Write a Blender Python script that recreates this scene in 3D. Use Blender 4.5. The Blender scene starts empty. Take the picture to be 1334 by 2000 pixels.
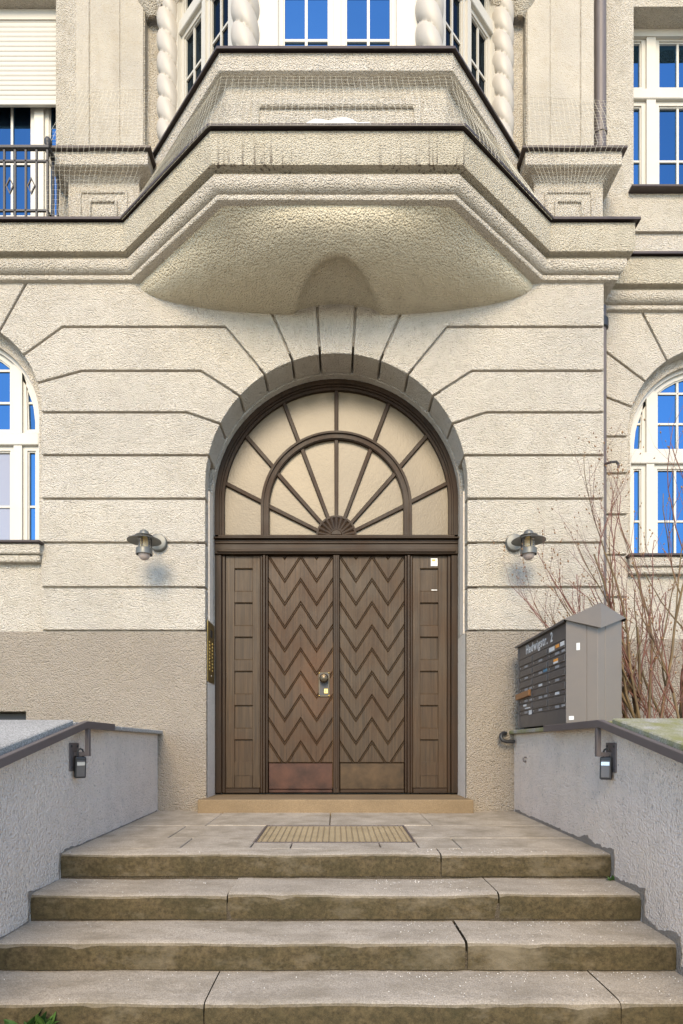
import bpy, bmesh, math, random
from mathutils import Vector, noise as mnoise
random.seed(7)
R_ = math.radians
sc = bpy.context.scene
COL = sc.collection

# ------------------------------------------------------------------ camera, sky, sun, exposure
EYE = 1.33                      # eye height above the street
cam = bpy.data.cameras.new("camera")
cam.sensor_fit = 'HORIZONTAL'; cam.sensor_width = 36.0
cam.lens = 36.0 * 1170 / 1334
cam.shift_x = 10 / 1334; cam.shift_y = 460 / 1334
cam.clip_start = 0.05; cam.clip_end = 2000
camo = bpy.data.objects.new("camera", cam); COL.objects.link(camo)
camo.location = (0, 0, EYE); camo.rotation_euler = (R_(90), 0, 0)
sc.camera = camo

SUN_EL, SUN_AZ = 32.0, 4.0       # azimuth measured from straight behind the camera towards the left
world = bpy.data.worlds.new("World"); sc.world = world; world.use_nodes = True
wn = world.node_tree; wn.nodes.clear()
sky = wn.nodes.new('ShaderNodeTexSky'); sky.sky_type = 'NISHITA'; sky.sun_disc = False
sky.sun_elevation = R_(SUN_EL); sky.sun_rotation = R_(180 + SUN_AZ)
sky.air_density = 1.0; sky.dust_density = 0.3; sky.ozone_density = 2.5
bg = wn.nodes.new('ShaderNodeBackground'); bg.inputs['Strength'].default_value = 0.15
wo = wn.nodes.new('ShaderNodeOutputWorld')
wn.links.new(sky.outputs[0], bg.inputs['Color']); wn.links.new(bg.outputs[0], wo.inputs['Surface'])

sun = bpy.data.lights.new("sun", 'SUN'); sun.energy = 1.7; sun.angle = R_(26); sun.color = (1.0, 0.81, 0.53)
suno = bpy.data.objects.new("sun", sun); COL.objects.link(suno)
ce, se = math.cos(R_(SUN_EL)), math.sin(R_(SUN_EL))
sdir = Vector((-math.sin(R_(SUN_AZ)) * ce, -math.cos(R_(SUN_AZ)) * ce, se))   # towards the sun
suno.rotation_euler = (-sdir).to_track_quat('-Z', 'Y').to_euler()
suno.location = sdir * 30
sc.view_settings.view_transform = 'Standard'; sc.view_settings.look = 'None'
sc.view_settings.exposure = 1.5; sc.view_settings.gamma = 1.0

def Z(h): return h + EYE           # heights are given relative to eye level

# ------------------------------------------------------------------ materials
def _mat(name):
    m = bpy.data.materials.new(name); m.use_nodes = True
    nt = m.node_tree; b = nt.nodes['Principled BSDF']
    return m, nt, b
def _n(nt, t, **kw):
    n = nt.nodes.new(t)
    for k, v in kw.items():
        if k in n.inputs: n.inputs[k].default_value = v
        else: setattr(n, k, v)
    return n
def _coord(nt, scale=(1, 1, 1)):
    tc = _n(nt, 'ShaderNodeTexCoord'); mp = _n(nt, 'ShaderNodeMapping'); mp.inputs['Scale'].default_value = scale
    nt.links.new(tc.outputs['Object'], mp.inputs['Vector']); return mp.outputs['Vector']
def _noise(nt, vec, scale, detail=3.0, rough=0.55):
    n = _n(nt, 'ShaderNodeTexNoise'); n.inputs['Scale'].default_value = scale
    n.inputs['Detail'].default_value = detail; n.inputs['Roughness'].default_value = rough
    nt.links.new(vec, n.inputs['Vector']); return n.outputs['Fac']
def _ramp(nt, fac, stops):
    r = _n(nt, 'ShaderNodeValToRGB'); el = r.color_ramp.elements
    while len(el) < len(stops): el.new(0.5)
    for e, (p, c) in zip(el, stops):
        e.position = p; e.color = (c, c, c, 1) if not isinstance(c, tuple) else (*c, 1)
    nt.links.new(fac, r.inputs['Fac']); return r.outputs['Color']
def _mix(nt, fac, a, b, mode='MIX'):
    m = _n(nt, 'ShaderNodeMix'); m.data_type = 'RGBA'; m.blend_type = mode
    for s, v in ((0, fac), (6, a), (7, b)):
        if hasattr(v, 'links') or hasattr(v, 'is_linked'): nt.links.new(v, m.inputs[s])
        elif isinstance(v, tuple): m.inputs[s].default_value = (*v, 1)
        else: m.inputs[s].default_value = v
    return m.outputs[2]
def _math(nt, op, a, b=None, clamp=False):
    m = _n(nt, 'ShaderNodeMath'); m.operation = op; m.use_clamp = clamp
    for i, v in enumerate((a, b)):
        if v is None: continue
        if hasattr(v, 'is_linked'): nt.links.new(v, m.inputs[i])
        else: m.inputs[i].default_value = v
    return m.outputs[0]
def _bump(nt, b, height, strength, dist):
    bp = _n(nt, 'ShaderNodeBump'); bp.inputs['Strength'].default_value = strength; bp.inputs['Distance'].default_value = dist
    nt.links.new(height, bp.inputs['Height']); nt.links.new(bp.outputs[0], b.inputs['Normal'])

def plaster(name, col, grain=70, strength=0.9, dist=0.012, var=0.16, streaks=False, warp=0.0, dirt_shade=(0.30, 0.25, 0.17)):
    m, nt, b = _mat(name); v = _coord(nt)
    big = _noise(nt, v, 1.3, 4, 0.6); mid = _noise(nt, v, 9, 4, 0.6)
    c = _mix(nt, _ramp(nt, big, [(0.3, 0.0), (0.75, 1.0)]), tuple(x * (1 - var * .35) for x in col), tuple(min(1, x * (1 + var * .35)) for x in col))
    c = _mix(nt, _math(nt, 'MULTIPLY', _ramp(nt, mid, [(0.5, 0.0), (0.8, 1.0)]), var), c, dirt_shade)
    wth = _noise(nt, _coord(nt, (5, 5, .5)), 1.0, 5, .7)          # rain runs
    c = _mix(nt, _math(nt, 'MULTIPLY', _ramp(nt, wth, [(0.52, 0.0), (0.74, 1.0)]), var * .8), c, tuple(x*y for x, y in zip(col, (.62, .58, .52))))
    och = _noise(nt, v, .8, 3, .6)                                  # ochre tinge of old lime wash
    c = _mix(nt, _math(nt, 'MULTIPLY', _ramp(nt, och, [(0.48, 0.0), (0.70, 1.0)]), .22), c, tuple(x*y for x, y in zip(col, (.98, .93, .78))))
    # roughcast: rounded grains over a trowelled ground
    vo = _n(nt, 'ShaderNodeTexVoronoi'); vo.feature = 'F1'; vo.inputs['Scale'].default_value = grain
    wv = _n(nt, 'ShaderNodeMapping'); nt.links.new(v, wv.inputs['Vector'])
    nt.links.new(wv.outputs[0], vo.inputs['Vector'])
    n1 = _noise(nt, v, grain * .62, 4, 0.7); n2 = _noise(nt, v, grain * .16, 3, 0.5)
    h = _math(nt, 'ADD', _math(nt, 'MULTIPLY', vo.outputs['Distance'], -0.8), _math(nt, 'ADD', _math(nt, 'MULTIPLY', n1, 1.2), _math(nt, 'MULTIPLY', n2, 0.35)))
    # pits darkened in the colour: some dirt, plus painted relief shadow
    pit = _ramp(nt, n1, [(0.30, 1.0), (0.43, 0.0)])
    c = _mix(nt, _math(nt, 'MULTIPLY', pit, 0.62), c, dirt_shade)
    if streaks:
        sx = _n(nt, 'ShaderNodeSeparateXYZ'); nt.links.new(v, sx.inputs[0])
        st = _noise(nt, _coord(nt, (34, 34, 1.2)), 1.0, 3, 0.6)
        zn = _math(nt, 'SUBTRACT', sx.outputs['Z'], 5.60)              # streaks run over the fascia
        fade = _ramp(nt, _math(nt, 'MULTIPLY', zn, 3.6, True), [(0.0, 1.0), (0.10, .95), (0.35, .55), (0.9, .12)])
        gate = _ramp(nt, _math(nt, 'ABSOLUTE', sx.outputs['X']), [(0.28, 0.0), (0.36, 1.0), (0.93, 1.0), (0.99, 0.12)])
        k = _math(nt, 'MULTIPLY', _math(nt, 'MULTIPLY', _ramp(nt, st, [(0.55, 0.0), (0.64, 1.0)]), fade), gate)
        c = _mix(nt, _math(nt, 'MULTIPLY', k, 0.85), c, (0.075, 0.05, 0.035))
    nt.links.new(c, b.inputs['Base Color']); b.inputs['Roughness'].default_value = 0.92
    b.inputs['Specular IOR Level'].default_value = 0.15
    _bump(nt, b, h, strength, dist); return m

def wood(name, col, worn=(0.058, 0.026, 0.011), wear=0.35, vert=True, rough=0.5, spot=None):
    m, nt, b = _mat(name)
    g = _noise(nt, _coord(nt, (60, 60, 2.2) if vert else (2.2, 60, 60)), 1.0, 5, 0.6)
    big = _noise(nt, _coord(nt), 2.4, 4, 0.62)
    c = _mix(nt, _ramp(nt, g, [(0.3, 0.0), (0.7, 1.0)]), tuple(x * .62 for x in col), tuple(x * 1.45 for x in col))
    c = _mix(nt, _math(nt, 'MULTIPLY', _ramp(nt, big, [(0.46, 0.0), (0.72, 1.0)]), wear), c, worn)
    if spot:        # finish rubbed off round the knob
        sx = _n(nt, 'ShaderNodeSeparateXYZ'); nt.links.new(_coord(nt), sx.inputs[0])
        dx = _math(nt, 'MULTIPLY', _math(nt, 'SUBTRACT', sx.outputs['X'], spot[0]), 2.6); dz = _math(nt, 'MULTIPLY', _math(nt, 'SUBTRACT', sx.outputs['Z'], spot[1]), 1.7)
        d2 = _math(nt, 'ADD', _math(nt, 'MULTIPLY', dx, dx), _math(nt, 'MULTIPLY', dz, dz))
        k = _math(nt, 'MULTIPLY', _ramp(nt, d2, [(0.0, 0.75), (0.45, 0.0)]), _ramp(nt, _noise(nt, _coord(nt), 7, 4, .6), [(0.3, 0.2), (0.65, 1.0)]))
        c = _mix(nt, k, c, (0.095, 0.040, 0.014))
    sp = _noise(nt, _coord(nt), 34, 2, 0.5)
    c = _mix(nt, _math(nt, 'MULTIPLY', _ramp(nt, sp, [(0.70, 0.0), (0.78, 1.0)]), 0.35), c, (0.09, 0.066, 0.045))
    nt.links.new(c, b.inputs['Base Color']); b.inputs['Roughness'].default_value = rough
    b.inputs['Specular IOR Level'].default_value = 0.22
    nt.links.new(_ramp(nt, big, [(0.3, rough - .08), (0.7, rough + .14)]), b.inputs['Roughness'])
    _bump(nt, b, g, 0.35, 0.003); return m

def stone(name, col, speck=0.5, moss=None, riser=None, grain=160, rough=0.85, bump=0.5, band=(0.4, 0.62)):
    m, nt, b = _mat(name); v = _coord(nt)
    big = _noise(nt, v, 2.2, 5, 0.62); fine = _noise(nt, v, grain, 2, 0.6); mid = _noise(nt, v, 14, 5, 0.65)
    c = _mix(nt, _ramp(nt, big, [(0.3, 0.0), (0.7, 1.0)]), tuple(x * .82 for x in col), tuple(x * 1.14 for x in col))
    c = _mix(nt, _math(nt, 'MULTIPLY', _ramp(nt, fine, [(0.45, 0.0), (0.62, 1.0)]), speck), c, tuple(x * .40 for x in col))
    c = _mix(nt, _math(nt, 'MULTIPLY', _ramp(nt, fine, [(0.30, 1.0), (0.42, 0.0)]), speck * .6), c, tuple(min(.8, x * 1.7) for x in col))
    if riser:
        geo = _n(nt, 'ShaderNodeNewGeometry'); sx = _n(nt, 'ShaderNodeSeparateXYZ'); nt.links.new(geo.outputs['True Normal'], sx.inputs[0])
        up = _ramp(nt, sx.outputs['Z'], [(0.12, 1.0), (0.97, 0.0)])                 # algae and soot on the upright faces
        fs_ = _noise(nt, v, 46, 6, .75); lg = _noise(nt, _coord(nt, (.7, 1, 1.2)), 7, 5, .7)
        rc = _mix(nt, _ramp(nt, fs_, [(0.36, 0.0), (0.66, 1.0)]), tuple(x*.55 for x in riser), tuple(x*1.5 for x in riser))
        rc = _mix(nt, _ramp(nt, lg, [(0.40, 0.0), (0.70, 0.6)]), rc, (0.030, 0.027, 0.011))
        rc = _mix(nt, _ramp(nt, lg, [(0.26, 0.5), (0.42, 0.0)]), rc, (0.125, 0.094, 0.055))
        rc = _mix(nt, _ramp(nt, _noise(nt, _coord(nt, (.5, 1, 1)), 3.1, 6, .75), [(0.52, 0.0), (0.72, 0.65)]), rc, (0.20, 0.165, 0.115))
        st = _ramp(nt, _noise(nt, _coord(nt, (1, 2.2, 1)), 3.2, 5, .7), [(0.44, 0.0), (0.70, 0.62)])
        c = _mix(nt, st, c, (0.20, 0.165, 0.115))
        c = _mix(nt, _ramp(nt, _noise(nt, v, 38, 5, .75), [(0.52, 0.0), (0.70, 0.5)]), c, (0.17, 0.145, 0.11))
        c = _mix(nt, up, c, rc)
    if moss:
        k = _ramp(nt, _noise(nt, v, 5.5, 5, .65), [(band[0], 0.0), (band[1], 0.85)])
        c = _mix(nt, k, c, moss)
    nt.links.new(c, b.inputs['Base Color']); b.inputs['Roughness'].default_value = rough
    b.inputs['Specular IOR Level'].default_value = 0.25
    _bump(nt, b, _math(nt, 'ADD', _math(nt, 'MULTIPLY', fine, 0.4), mid), bump, 0.006); return m

def paint(name, col, rough=0.45, metal=0.0, var=0.12, bump=0.05):
    m, nt, b = _mat(name); v = _coord(nt)
    k = _noise(nt, v, 7, 4, .6)
    c = _mix(nt, _ramp(nt, k, [(0.3, 0.0), (0.7, 1.0)]), tuple(x * (1 - var) for x in col), tuple(min(1, x * (1 + var)) for x in col))
    nt.links.new(c, b.inputs['Base Color'])
    nt.links.new(_ramp(nt, k, [(0.3, max(0, rough - .07)), (0.7, min(1, rough + .07))]), b.inputs['Roughness'])
    b.inputs['Metallic'].default_value = metal
    _bump(nt, b, _noise(nt, v, 90, 2), bump, 0.002); return m

def pane_glass(name, tint=(0.085, 0.22, 0.40), refl=0.9, dark=(0.012, 0.014, 0.018), wob=0.06):
    # coated double glazing: mirrors the sky, dark room behind
    m = bpy.data.materials.new(name); m.use_nodes = True; nt = m.node_tree; nt.nodes.clear()
    o = _n(nt, 'ShaderNodeOutputMaterial'); g = _n(nt, 'ShaderNodeBsdfGlossy'); d = _n(nt, 'ShaderNodeBsdfDiffuse'); mx = _n(nt, 'ShaderNodeMixShader')
    g.inputs['Color'].default_value = (*tint, 1); g.inputs['Roughness'].default_value = 0.015
    d.inputs['Color'].default_value = (*dark, 1); mx.inputs[0].default_value = refl
    oi = _n(nt, 'ShaderNodeObjectInfo'); nt.links.new(_mix(nt, oi.outputs['Random'], tint, tuple(x*.62 for x in tint)), g.inputs['Color'])
    bp = _n(nt, 'ShaderNodeBump'); bp.inputs['Strength'].default_value = wob; bp.inputs['Distance'].default_value = 0.02
    nt.links.new(_noise(nt, _coord(nt), 3.0, 1), bp.inputs['Height']); nt.links.new(bp.outputs[0], g.inputs['Normal'])
    nt.links.new(d.outputs[0], mx.inputs[1]); nt.links.new(g.outputs[0], mx.inputs[2]); nt.links.new(mx.outputs[0], o.inputs[0]); return m

def ribbed_glass(name):
    m, nt, b = _mat(name); v = _coord(nt)
    k = _noise(nt, v, 2.0, 3, .5)
    c = _mix(nt, _ramp(nt, k, [(0.3, 0.0), (0.7, 1.0)]), (0.155, 0.118, 0.070), (0.205, 0.158, 0.096))
    oi = _n(nt, 'ShaderNodeObjectInfo'); c = _mix(nt, _math(nt, 'MULTIPLY', oi.outputs['Random'], .35), c, (0.085, 0.07, 0.055))
    nt.links.new(c, b.inputs['Base Color']); b.inputs['Roughness'].default_value = 0.34
    b.inputs['Specular IOR Level'].default_value = 0.34
    _bump(nt, b, _math(nt, 'ADD', _noise(nt, v, 26, 3, .6), _noise(nt, v, 70, 2, .5)), 0.30, 0.004); return m

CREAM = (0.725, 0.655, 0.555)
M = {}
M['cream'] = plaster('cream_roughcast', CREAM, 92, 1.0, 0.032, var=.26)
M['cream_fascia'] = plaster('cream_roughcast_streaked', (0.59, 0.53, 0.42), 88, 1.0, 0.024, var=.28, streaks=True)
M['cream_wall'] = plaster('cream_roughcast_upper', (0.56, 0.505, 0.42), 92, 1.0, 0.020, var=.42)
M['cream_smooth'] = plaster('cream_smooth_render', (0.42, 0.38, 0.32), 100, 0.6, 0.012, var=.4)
M['coarse'] = plaster('coarse_roughcast', (0.69, 0.61, 0.455), 72, 1.0, 0.026)
M['taupe'] = plaster('taupe_roughcast', (0.35, 0.30, 0.243), 85, 1.0, 0.022, var=.22)
M['lilac'] = plaster('grey_render', (0.74, 0.635, 0.545), 80, 0.9, 0.016, var=.22, dirt_shade=(0.22, 0.20, 0.18))
M['reveal'] = plaster('grey_reveal_render', (0.70, 0.61, 0.51), 75, 0.6, 0.008)
M['mortar'] = plaster('bare_mortar', (0.24, 0.21, 0.18), 90, 0.9, 0.010, var=.35)
M['joint'] = plaster('joint_dirt', (0.075, 0.06, 0.042), 90, 0.9, 0.010, var=.35, dirt_shade=(0.04, 0.04, 0.018))
M['white'] = paint('white_window_paint', (0.47, 0.44, 0.38), 0.38, var=.03, bump=.02)
M['white_col'] = paint('white_column_paint', (0.40, 0.36, 0.305), 0.5, var=.05)
M['glass'] = pane_glass('window_glass')
M['glass_grey'] = pane_glass('curtained_window_glass', (0.4, 0.5, 0.65), 0.25, (0.30, 0.28, 0.27))
M['glass_dark'] = pane_glass('dim_reflection_glass', (0.035, 0.055, 0.075), 0.8)  # darker tint paints in the dim reflection of the slanted bay panes
M['fan_glass'] = ribbed_glass('rippled_obscure_glass')
M['wood'] = wood('brown_door_wood', (0.048, 0.030, 0.0155), rough=.45)
M['wood_frame'] = wood('dark_frame_wood', (0.027, 0.0155, 0.008), wear=.3)
M['wood_rail'] = wood('dark_rail_wood', (0.028, 0.016, 0.008), wear=.25, vert=False)
M['wood_left'] = wood('worn_left_leaf_wood', (0.051, 0.029, 0.0142), wear=.5, rough=.45, spot=(-.19, Z(.62)))
M['wood_worn'] = wood('worn_edge_wood', (0.20, 0.115, 0.05), wear=.6)
M['flash'] = paint('brown_sheet_metal', (0.045, 0.032, 0.029), 0.45, 0.2, .2)
M['sheet'] = paint('grey_sheet_metal', (0.150, 0.124, 0.102), 0.45, 0.15, .06)
M['sheet_dark'] = paint('dark_grey_sheet_metal', (0.105, 0.095, 0.09), 0.42, 0.3, .06)
M['rail'] = paint('grey_flat_bar', (0.115, 0.095, 0.09), 0.5, 0.2, .1)
M['pipe'] = paint('grey_brown_pipe', (0.11, 0.09, 0.082), 0.5, 0.1, .1)
M['iron'] = paint('black_iron', (0.045, 0.042, 0.042), 0.5, 0.3, .2)
M['lamp'] = paint('grey_lamp_metal', (0.12, 0.12, 0.11), 0.45, 0.35, .08)
M['black'] = paint('black_plastic', (0.018, 0.018, 0.019), 0.5, 0.0, .15)
M['copper'] = paint('copper_kick_plate', (0.052, 0.021, 0.012), 0.42, 0.5, .5)
M['brassy'] = paint('brown_brass_kick_plate', (0.055, 0.033, 0.016), 0.4, 0.6, .45)
M['brass'] = paint('polished_brass', (0.60, 0.42, 0.15), 0.28, 0.95, .15)
M['bronze'] = paint('dark_bronze', (0.090, 0.070, 0.045), 0.35, 0.7, .3)
M['goldplate'] = paint('gold_anodised_plate', (0.26, 0.185, 0.055), 0.34, 0.8, .15)
M['steel'] = paint('steel', (0.55, 0.55, 0.55), 0.3, 0.9, .05)
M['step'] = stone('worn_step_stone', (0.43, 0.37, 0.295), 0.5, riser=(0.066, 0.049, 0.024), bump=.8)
M['slab'] = stone('landing_stone', (0.40, 0.345, 0.275), 0.5, moss=(0.20, 0.168, 0.12), band=(0.42, 0.72), bump=.45)
M['thresh'] = stone('threshold_sandstone', (0.22, 0.158, 0.092), 0.4, bump=.5)
M['granite'] = stone('grey_granite', (0.36, 0.345, 0.32), 0.75, grain=120, bump=.25)
M['granite_moss'] = stone('mossy_granite', (0.34, 0.32, 0.28), 0.7, moss=(0.19, 0.185, 0.055), grain=120, bump=.4, band=(0.36, 0.60))
M['mat'] = paint('galvanised_mat_grid', (0.27, 0.215, 0.135), 0.5, 0.2, .12)
M['matbase'] = paint('mat_well', (0.19, 0.15, 0.095), 0.9, 0, .2)
M['soil'] = stone('soil', (0.10, 0.075, 0.05), 0.5, moss=(0.06, 0.075, 0.03), grain=60, bump=.8)
M['ground'] = stone('street_paving', (0.52, 0.45, 0.34), 0.3)
M['sign_white'] = paint('white_print', (0.62, 0.61, 0.59), 0.5, var=.03)
M['label_grey'] = paint('grey_name_label', (0.30, 0.29, 0.285), 0.5, var=.15)
M['orange'] = paint('orange_print', (0.75, 0.30, 0.05), 0.5)
M['blue_print'] = paint('blue_print', (0.08, 0.20, 0.30), 0.5)
M['paper'] = paint('brown_card', (0.24, 0.12, 0.05), 0.7)
M['net'] = paint('net_twine', (0.74, 0.68, 0.55), 0.8)
M['grit'] = paint('white_grit', (0.62, 0.59, 0.54), 0.8)
M['bark'] = paint('olive_bark', (0.13, 0.085, 0.037), 0.75, 0, .35)
M['redtwig'] = paint('red_twig_bark', (0.155, 0.060, 0.040), 0.6, 0, .3)
M['bud'] = paint('bud_scale', (0.22, 0.125, 0.055), 0.7, 0, .3)
M['leaf'] = paint('weed_leaf', (0.045, 0.10, 0.016), 0.6, 0, .3)
M['shutter'] = paint('cream_shutter', (0.43, 0.40, 0.345), 0.5, 0, .03)
M['bulb'] = paint('amber_bulb_glass', (0.72, 0.48, 0.14), 0.25, 0, .1)
def clear_glass(name):
    m, nt, b = _mat(name); b.inputs['Base Color'].default_value = (0.95, 0.93, 0.9, 1)
    b.inputs['Transmission Weight'].default_value = 0.85; b.inputs['Roughness'].default_value = 0.12; b.inputs['IOR'].default_value = 1.2; return m
M['lampglass'] = clear_glass('lamp_glass')
M['opal'] = paint('pinkish_opal_glass', (0.34, 0.28, 0.25), 0.3)

# ------------------------------------------------------------------ mesh helpers
class MB:
    def __init__(s): s.v = []; s.f = []
    def add(s, vs, fs):
        o = len(s.v); s.v += [tuple(v) for v in vs]; s.f += [tuple(i + o for i in f) for f in fs]; return s
    def box(s, x0, x1, y0, y1, z0, z1):
        return s.add([(x0,y0,z0),(x1,y0,z0),(x1,y1,z0),(x0,y1,z0),(x0,y0,z1),(x1,y0,z1),(x1,y1,z1),(x0,y1,z1)],
                     [(0,3,2,1),(4,5,6,7),(0,1,5,4),(1,2,6,5),(2,3,7,6),(3,0,4,7)])
    def prism(s, poly, y0, y1):     # poly in (x,z), extruded along y
        n = len(poly); vs = [(x, y0, z) for x, z in poly] + [(x, y1, z) for x, z in poly]
        return s.add(vs, [tuple(range(n)), tuple(range(2*n-1, n-1, -1))] + [(i, i+n, (i+1) % n + n, (i+1) % n) for i in range(n)])
    def prism_x(s, poly, x0, x1):   # poly in (y,z)
        n = len(poly); vs = [(x0, y, z) for y, z in poly] + [(x1, y, z) for y, z in poly]
        return s.add(vs, [tuple(range(n-1, -1, -1)), tuple(range(n, 2*n))] + [(i, (i+1) % n, (i+1) % n + n, i+n) for i in range(n)])
    def prism_z(s, poly, z0, z1):
        n = len(poly); vs = [(x, y, z0) for x, y in poly] + [(x, y, z1) for x, y in poly]
        return s.add(vs, [tuple(range(n-1, -1, -1)), tuple(range(n, 2*n))] + [(i, (i+1) % n, (i+1) % n + n, i+n) for i in range(n)])
    def ring(s, outer, inner, y0, y1, closed=True):   # frame between two polys of equal count
        n = len(outer)
        vs = [(x, y0, z) for x, z in outer] + [(x, y0, z) for x, z in inner] + [(x, y1, z) for x, z in outer] + [(x, y1, z) for x, z in inner]
        fs = [] if closed else [(0, n, 3*n, 2*n), (n-1, 3*n-1, 4*n-1, 2*n-1)]
        for i in range(n if closed else n-1):
            j = (i+1) % n
            fs += [(i, j, n+j, n+i), (2*n+i, 3*n+i, 3*n+j, 2*n+j), (n+i, n+j, 3*n+j, 3*n+i), (i, 2*n+i, 2*n+j, j)]
        return s.add(vs, fs)
    def tube(s, pts, rad, n=8, cap=True):
        pts = [Vector(p) for p in pts]; k = len(pts)
        rad = rad if isinstance(rad, (list, tuple)) else [rad] * k
        vs = []; fs = []; prev = None
        for i, p in enumerate(pts):
            t = (pts[min(i+1, k-1)] - pts[max(i-1, 0)]).normalized()
            if prev is None: a = t.cross(Vector((0, 0, 1)) if abs(t.z) < .9 else Vector((1, 0, 0))).normalized()
            else: a = (prev - t * prev.dot(t)).normalized()
            prev = a; b = t.cross(a)
            for q in range(n):
                an = 2 * math.pi * q / n; vs.append(p + (a * math.cos(an) + b * math.sin(an)) * rad[i])
        for i in range(k-1):
            for q in range(n): fs.append((i*n+q, i*n+(q+1) % n, (i+1)*n+(q+1) % n, (i+1)*n+q))
        if cap: fs += [tuple(range(n-1, -1, -1)), tuple(range((k-1)*n, k*n))]
        return s.add(vs, fs)
    def lathe(s, prof, c, n=24, axis='z'):   # prof: (radius, height)
        vs = []; fs = []; k = len(prof)
        for r, h in prof:
            for q in range(n):
                a = 2*math.pi*q/n; u, w = r*math.cos(a), r*math.sin(a)
                vs.append((c[0]+u, c[1]+w, c[2]+h) if axis == 'z' else (c[0]+u, c[1]-h, c[2]+w))
        for i in range(k-1):
            for q in range(n): fs.append((i*n+q, i*n+(q+1) % n, (i+1)*n+(q+1) % n, (i+1)*n+q))
        return s.add(vs, fs)
    def sweep(s, path, prof, close=False):   # path in (x,y) left to right; prof of (inward offset, z)
        k = len(path); m = len(prof); vs = []; fs = []
        for i, p in enumerate(path):
            p = Vector(p); ns = []
            for a, b in ((i-1, i), (i, i+1)):
                if a >= 0 and b < k:
                    t = (Vector(path[b]) - Vector(path[a])).normalized(); ns.append(Vector((-t.y, t.x)))
            mi = ns[0] if len(ns) == 1 else (ns[0] + ns[1]) / (1 + ns[0].dot(ns[1]))
            for d, z in prof: q = p + mi * d; vs.append((q.x, q.y, z))
        for i in range(k-1):
            for j in range(m if close else m-1): fs.append((i*m+j, i*m+(j+1) % m, (i+1)*m+(j+1) % m, (i+1)*m+j))
        if close: fs += [tuple(range(m)), tuple(range(k*m-1, (k-1)*m-1, -1))]
        return s.add(vs, fs)
    def build(s, name, mat, parent=None, bevel=0.0, smooth=False, seg=1, flt=None):
        me = bpy.data.meshes.new(name); me.from_pydata(s.v, [], s.f)
        bm = bmesh.new(); bm.from_mesh(me)
        bmesh.ops.recalc_face_normals(bm, faces=bm.faces)
        if bevel:
            es = [e for e in bm.edges if len(e.link_faces) == 2 and e.calc_face_angle(0) > 0.5 and (flt is None or flt(e))]
            bmesh.ops.bevel(bm, geom=es, offset=bevel, segments=seg, profile=0.5, affect='EDGES', clamp_overlap=True)
        if smooth is True:
            for f in bm.faces: f.smooth = True
        elif smooth:
            for f in bm.faces: f.smooth = True
            for e in bm.edges:
                if len(e.link_faces) == 2 and e.calc_face_angle(0) > smooth: e.smooth = False
        bm.to_mesh(me); bm.free()
        me.materials.append(M[mat] if isinstance(mat, str) else mat)
        return link(name, me, parent)
def link(name, me, parent=None):
    o = bpy.data.objects.new(name, me); COL.objects.link(o)
    if parent is not None: attach(o, parent)
    return o
def wmat(o):
    m = o.matrix_basis.copy()
    return wmat(o.parent) @ o.matrix_parent_inverse @ m if o.parent else m
def attach(o, parent):
    o.parent = parent; o.matrix_parent_inverse = wmat(parent).inverted()
def tag(o, label=None, cat=None, group=None, kind=None):
    for k, v in (('label', label), ('category', cat), ('group', group), ('kind', kind)):
        if v: o[k] = v
    return o
def thing(name, label, cat, loc, group=None):
    o = bpy.data.objects.new(name, None); COL.objects.link(o); o.location = loc; o.empty_display_size = .1
    return tag(o, label, cat, group)
def bx(name, mat, parent, x0, x1, y0, y1, z0, z1, bevel=0.0):
    flt = (lambda e: abs(e.verts[0].co.x-e.verts[1].co.x) > .01) if name == 'panel_rail' else None
    return MB().box(x0, x1, y0, y1, z0, z1).build(name, mat, parent, bevel, flt=flt)
def arc(cx, cz, r, a0, a1, n):      # angles in degrees from +x, counter-clockwise
    return [(cx + r*math.cos(R_(a0+(a1-a0)*i/n)), cz + r*math.sin(R_(a0+(a1-a0)*i/n))) for i in range(n+1)]
def inset(poly, g):
    a = sum(poly[i][0]*poly[(i+1) % len(poly)][1] - poly[(i+1) % len(poly)][0]*poly[i][1] for i in range(len(poly)))
    if a < 0: poly = poly[::-1]
    out = []; n = len(poly)
    for i in range(n):
        p0, p, p1 = (Vector(poly[k]) for k in ((i-1) % n, i, (i+1) % n))
        t0, t1 = (p-p0).normalized(), (p1-p).normalized()
        n0, n1 = Vector((-t0.y, t0.x)), Vector((-t1.y, t1.x))
        q = p + (n0+n1) / max(0.3, 1+n0.dot(n1)) * g; out.append((q.x, q.y))
    return out
def clip_z(poly, z, keep_below):
    out = []; n = len(poly)
    for i in range(n):
        a, b = poly[i], poly[(i+1) % n]
        ia = (a[1] <= z) if keep_below else (a[1] >= z); ib = (b[1] <= z) if keep_below else (b[1] >= z)
        if ia: out.append(a)
        if ia != ib:
            t = (z-a[1])/(b[1]-a[1]); out.append((a[0]+t*(b[0]-a[0]), z))
    return out

# ------------------------------------------------------------------ ground and garden beds
g = MB().add([(-400,-400,0),(400,-400,0),(400,400,0),(-400,400,0)], [(0,1,2,3)]).build('ground', 'ground'); tag(g, kind='structure')
for s, nm in ((-1, 'garden_bed_left'), (1, 'garden_bed_right')):
    xs = [1.95, 2.3, 2.7, 3.2, 4.0, 5.2]; ys = [5.75, 5.2, 4.6, 4.0, 3.4, 2.8, 2.2, 1.7]; vs = []; fs = []
    for i, y in enumerate(ys):
        for j, x in enumerate(xs):
            h = 0.02 - max(0, 3.6-y)*0.55 + random.uniform(-.03, .03)
            vs.append((s*x, y, max(0.004, Z(h))))
    k = len(xs)
    for i in range(len(ys)-1):
        for j in range(k-1): fs.append((i*k+j, i*k+j+1, (i+1)*k+j+1, (i+1)*k+j))
    tag(MB().add(vs, fs).build(nm, 'soil', smooth=True), kind='structure')

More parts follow.
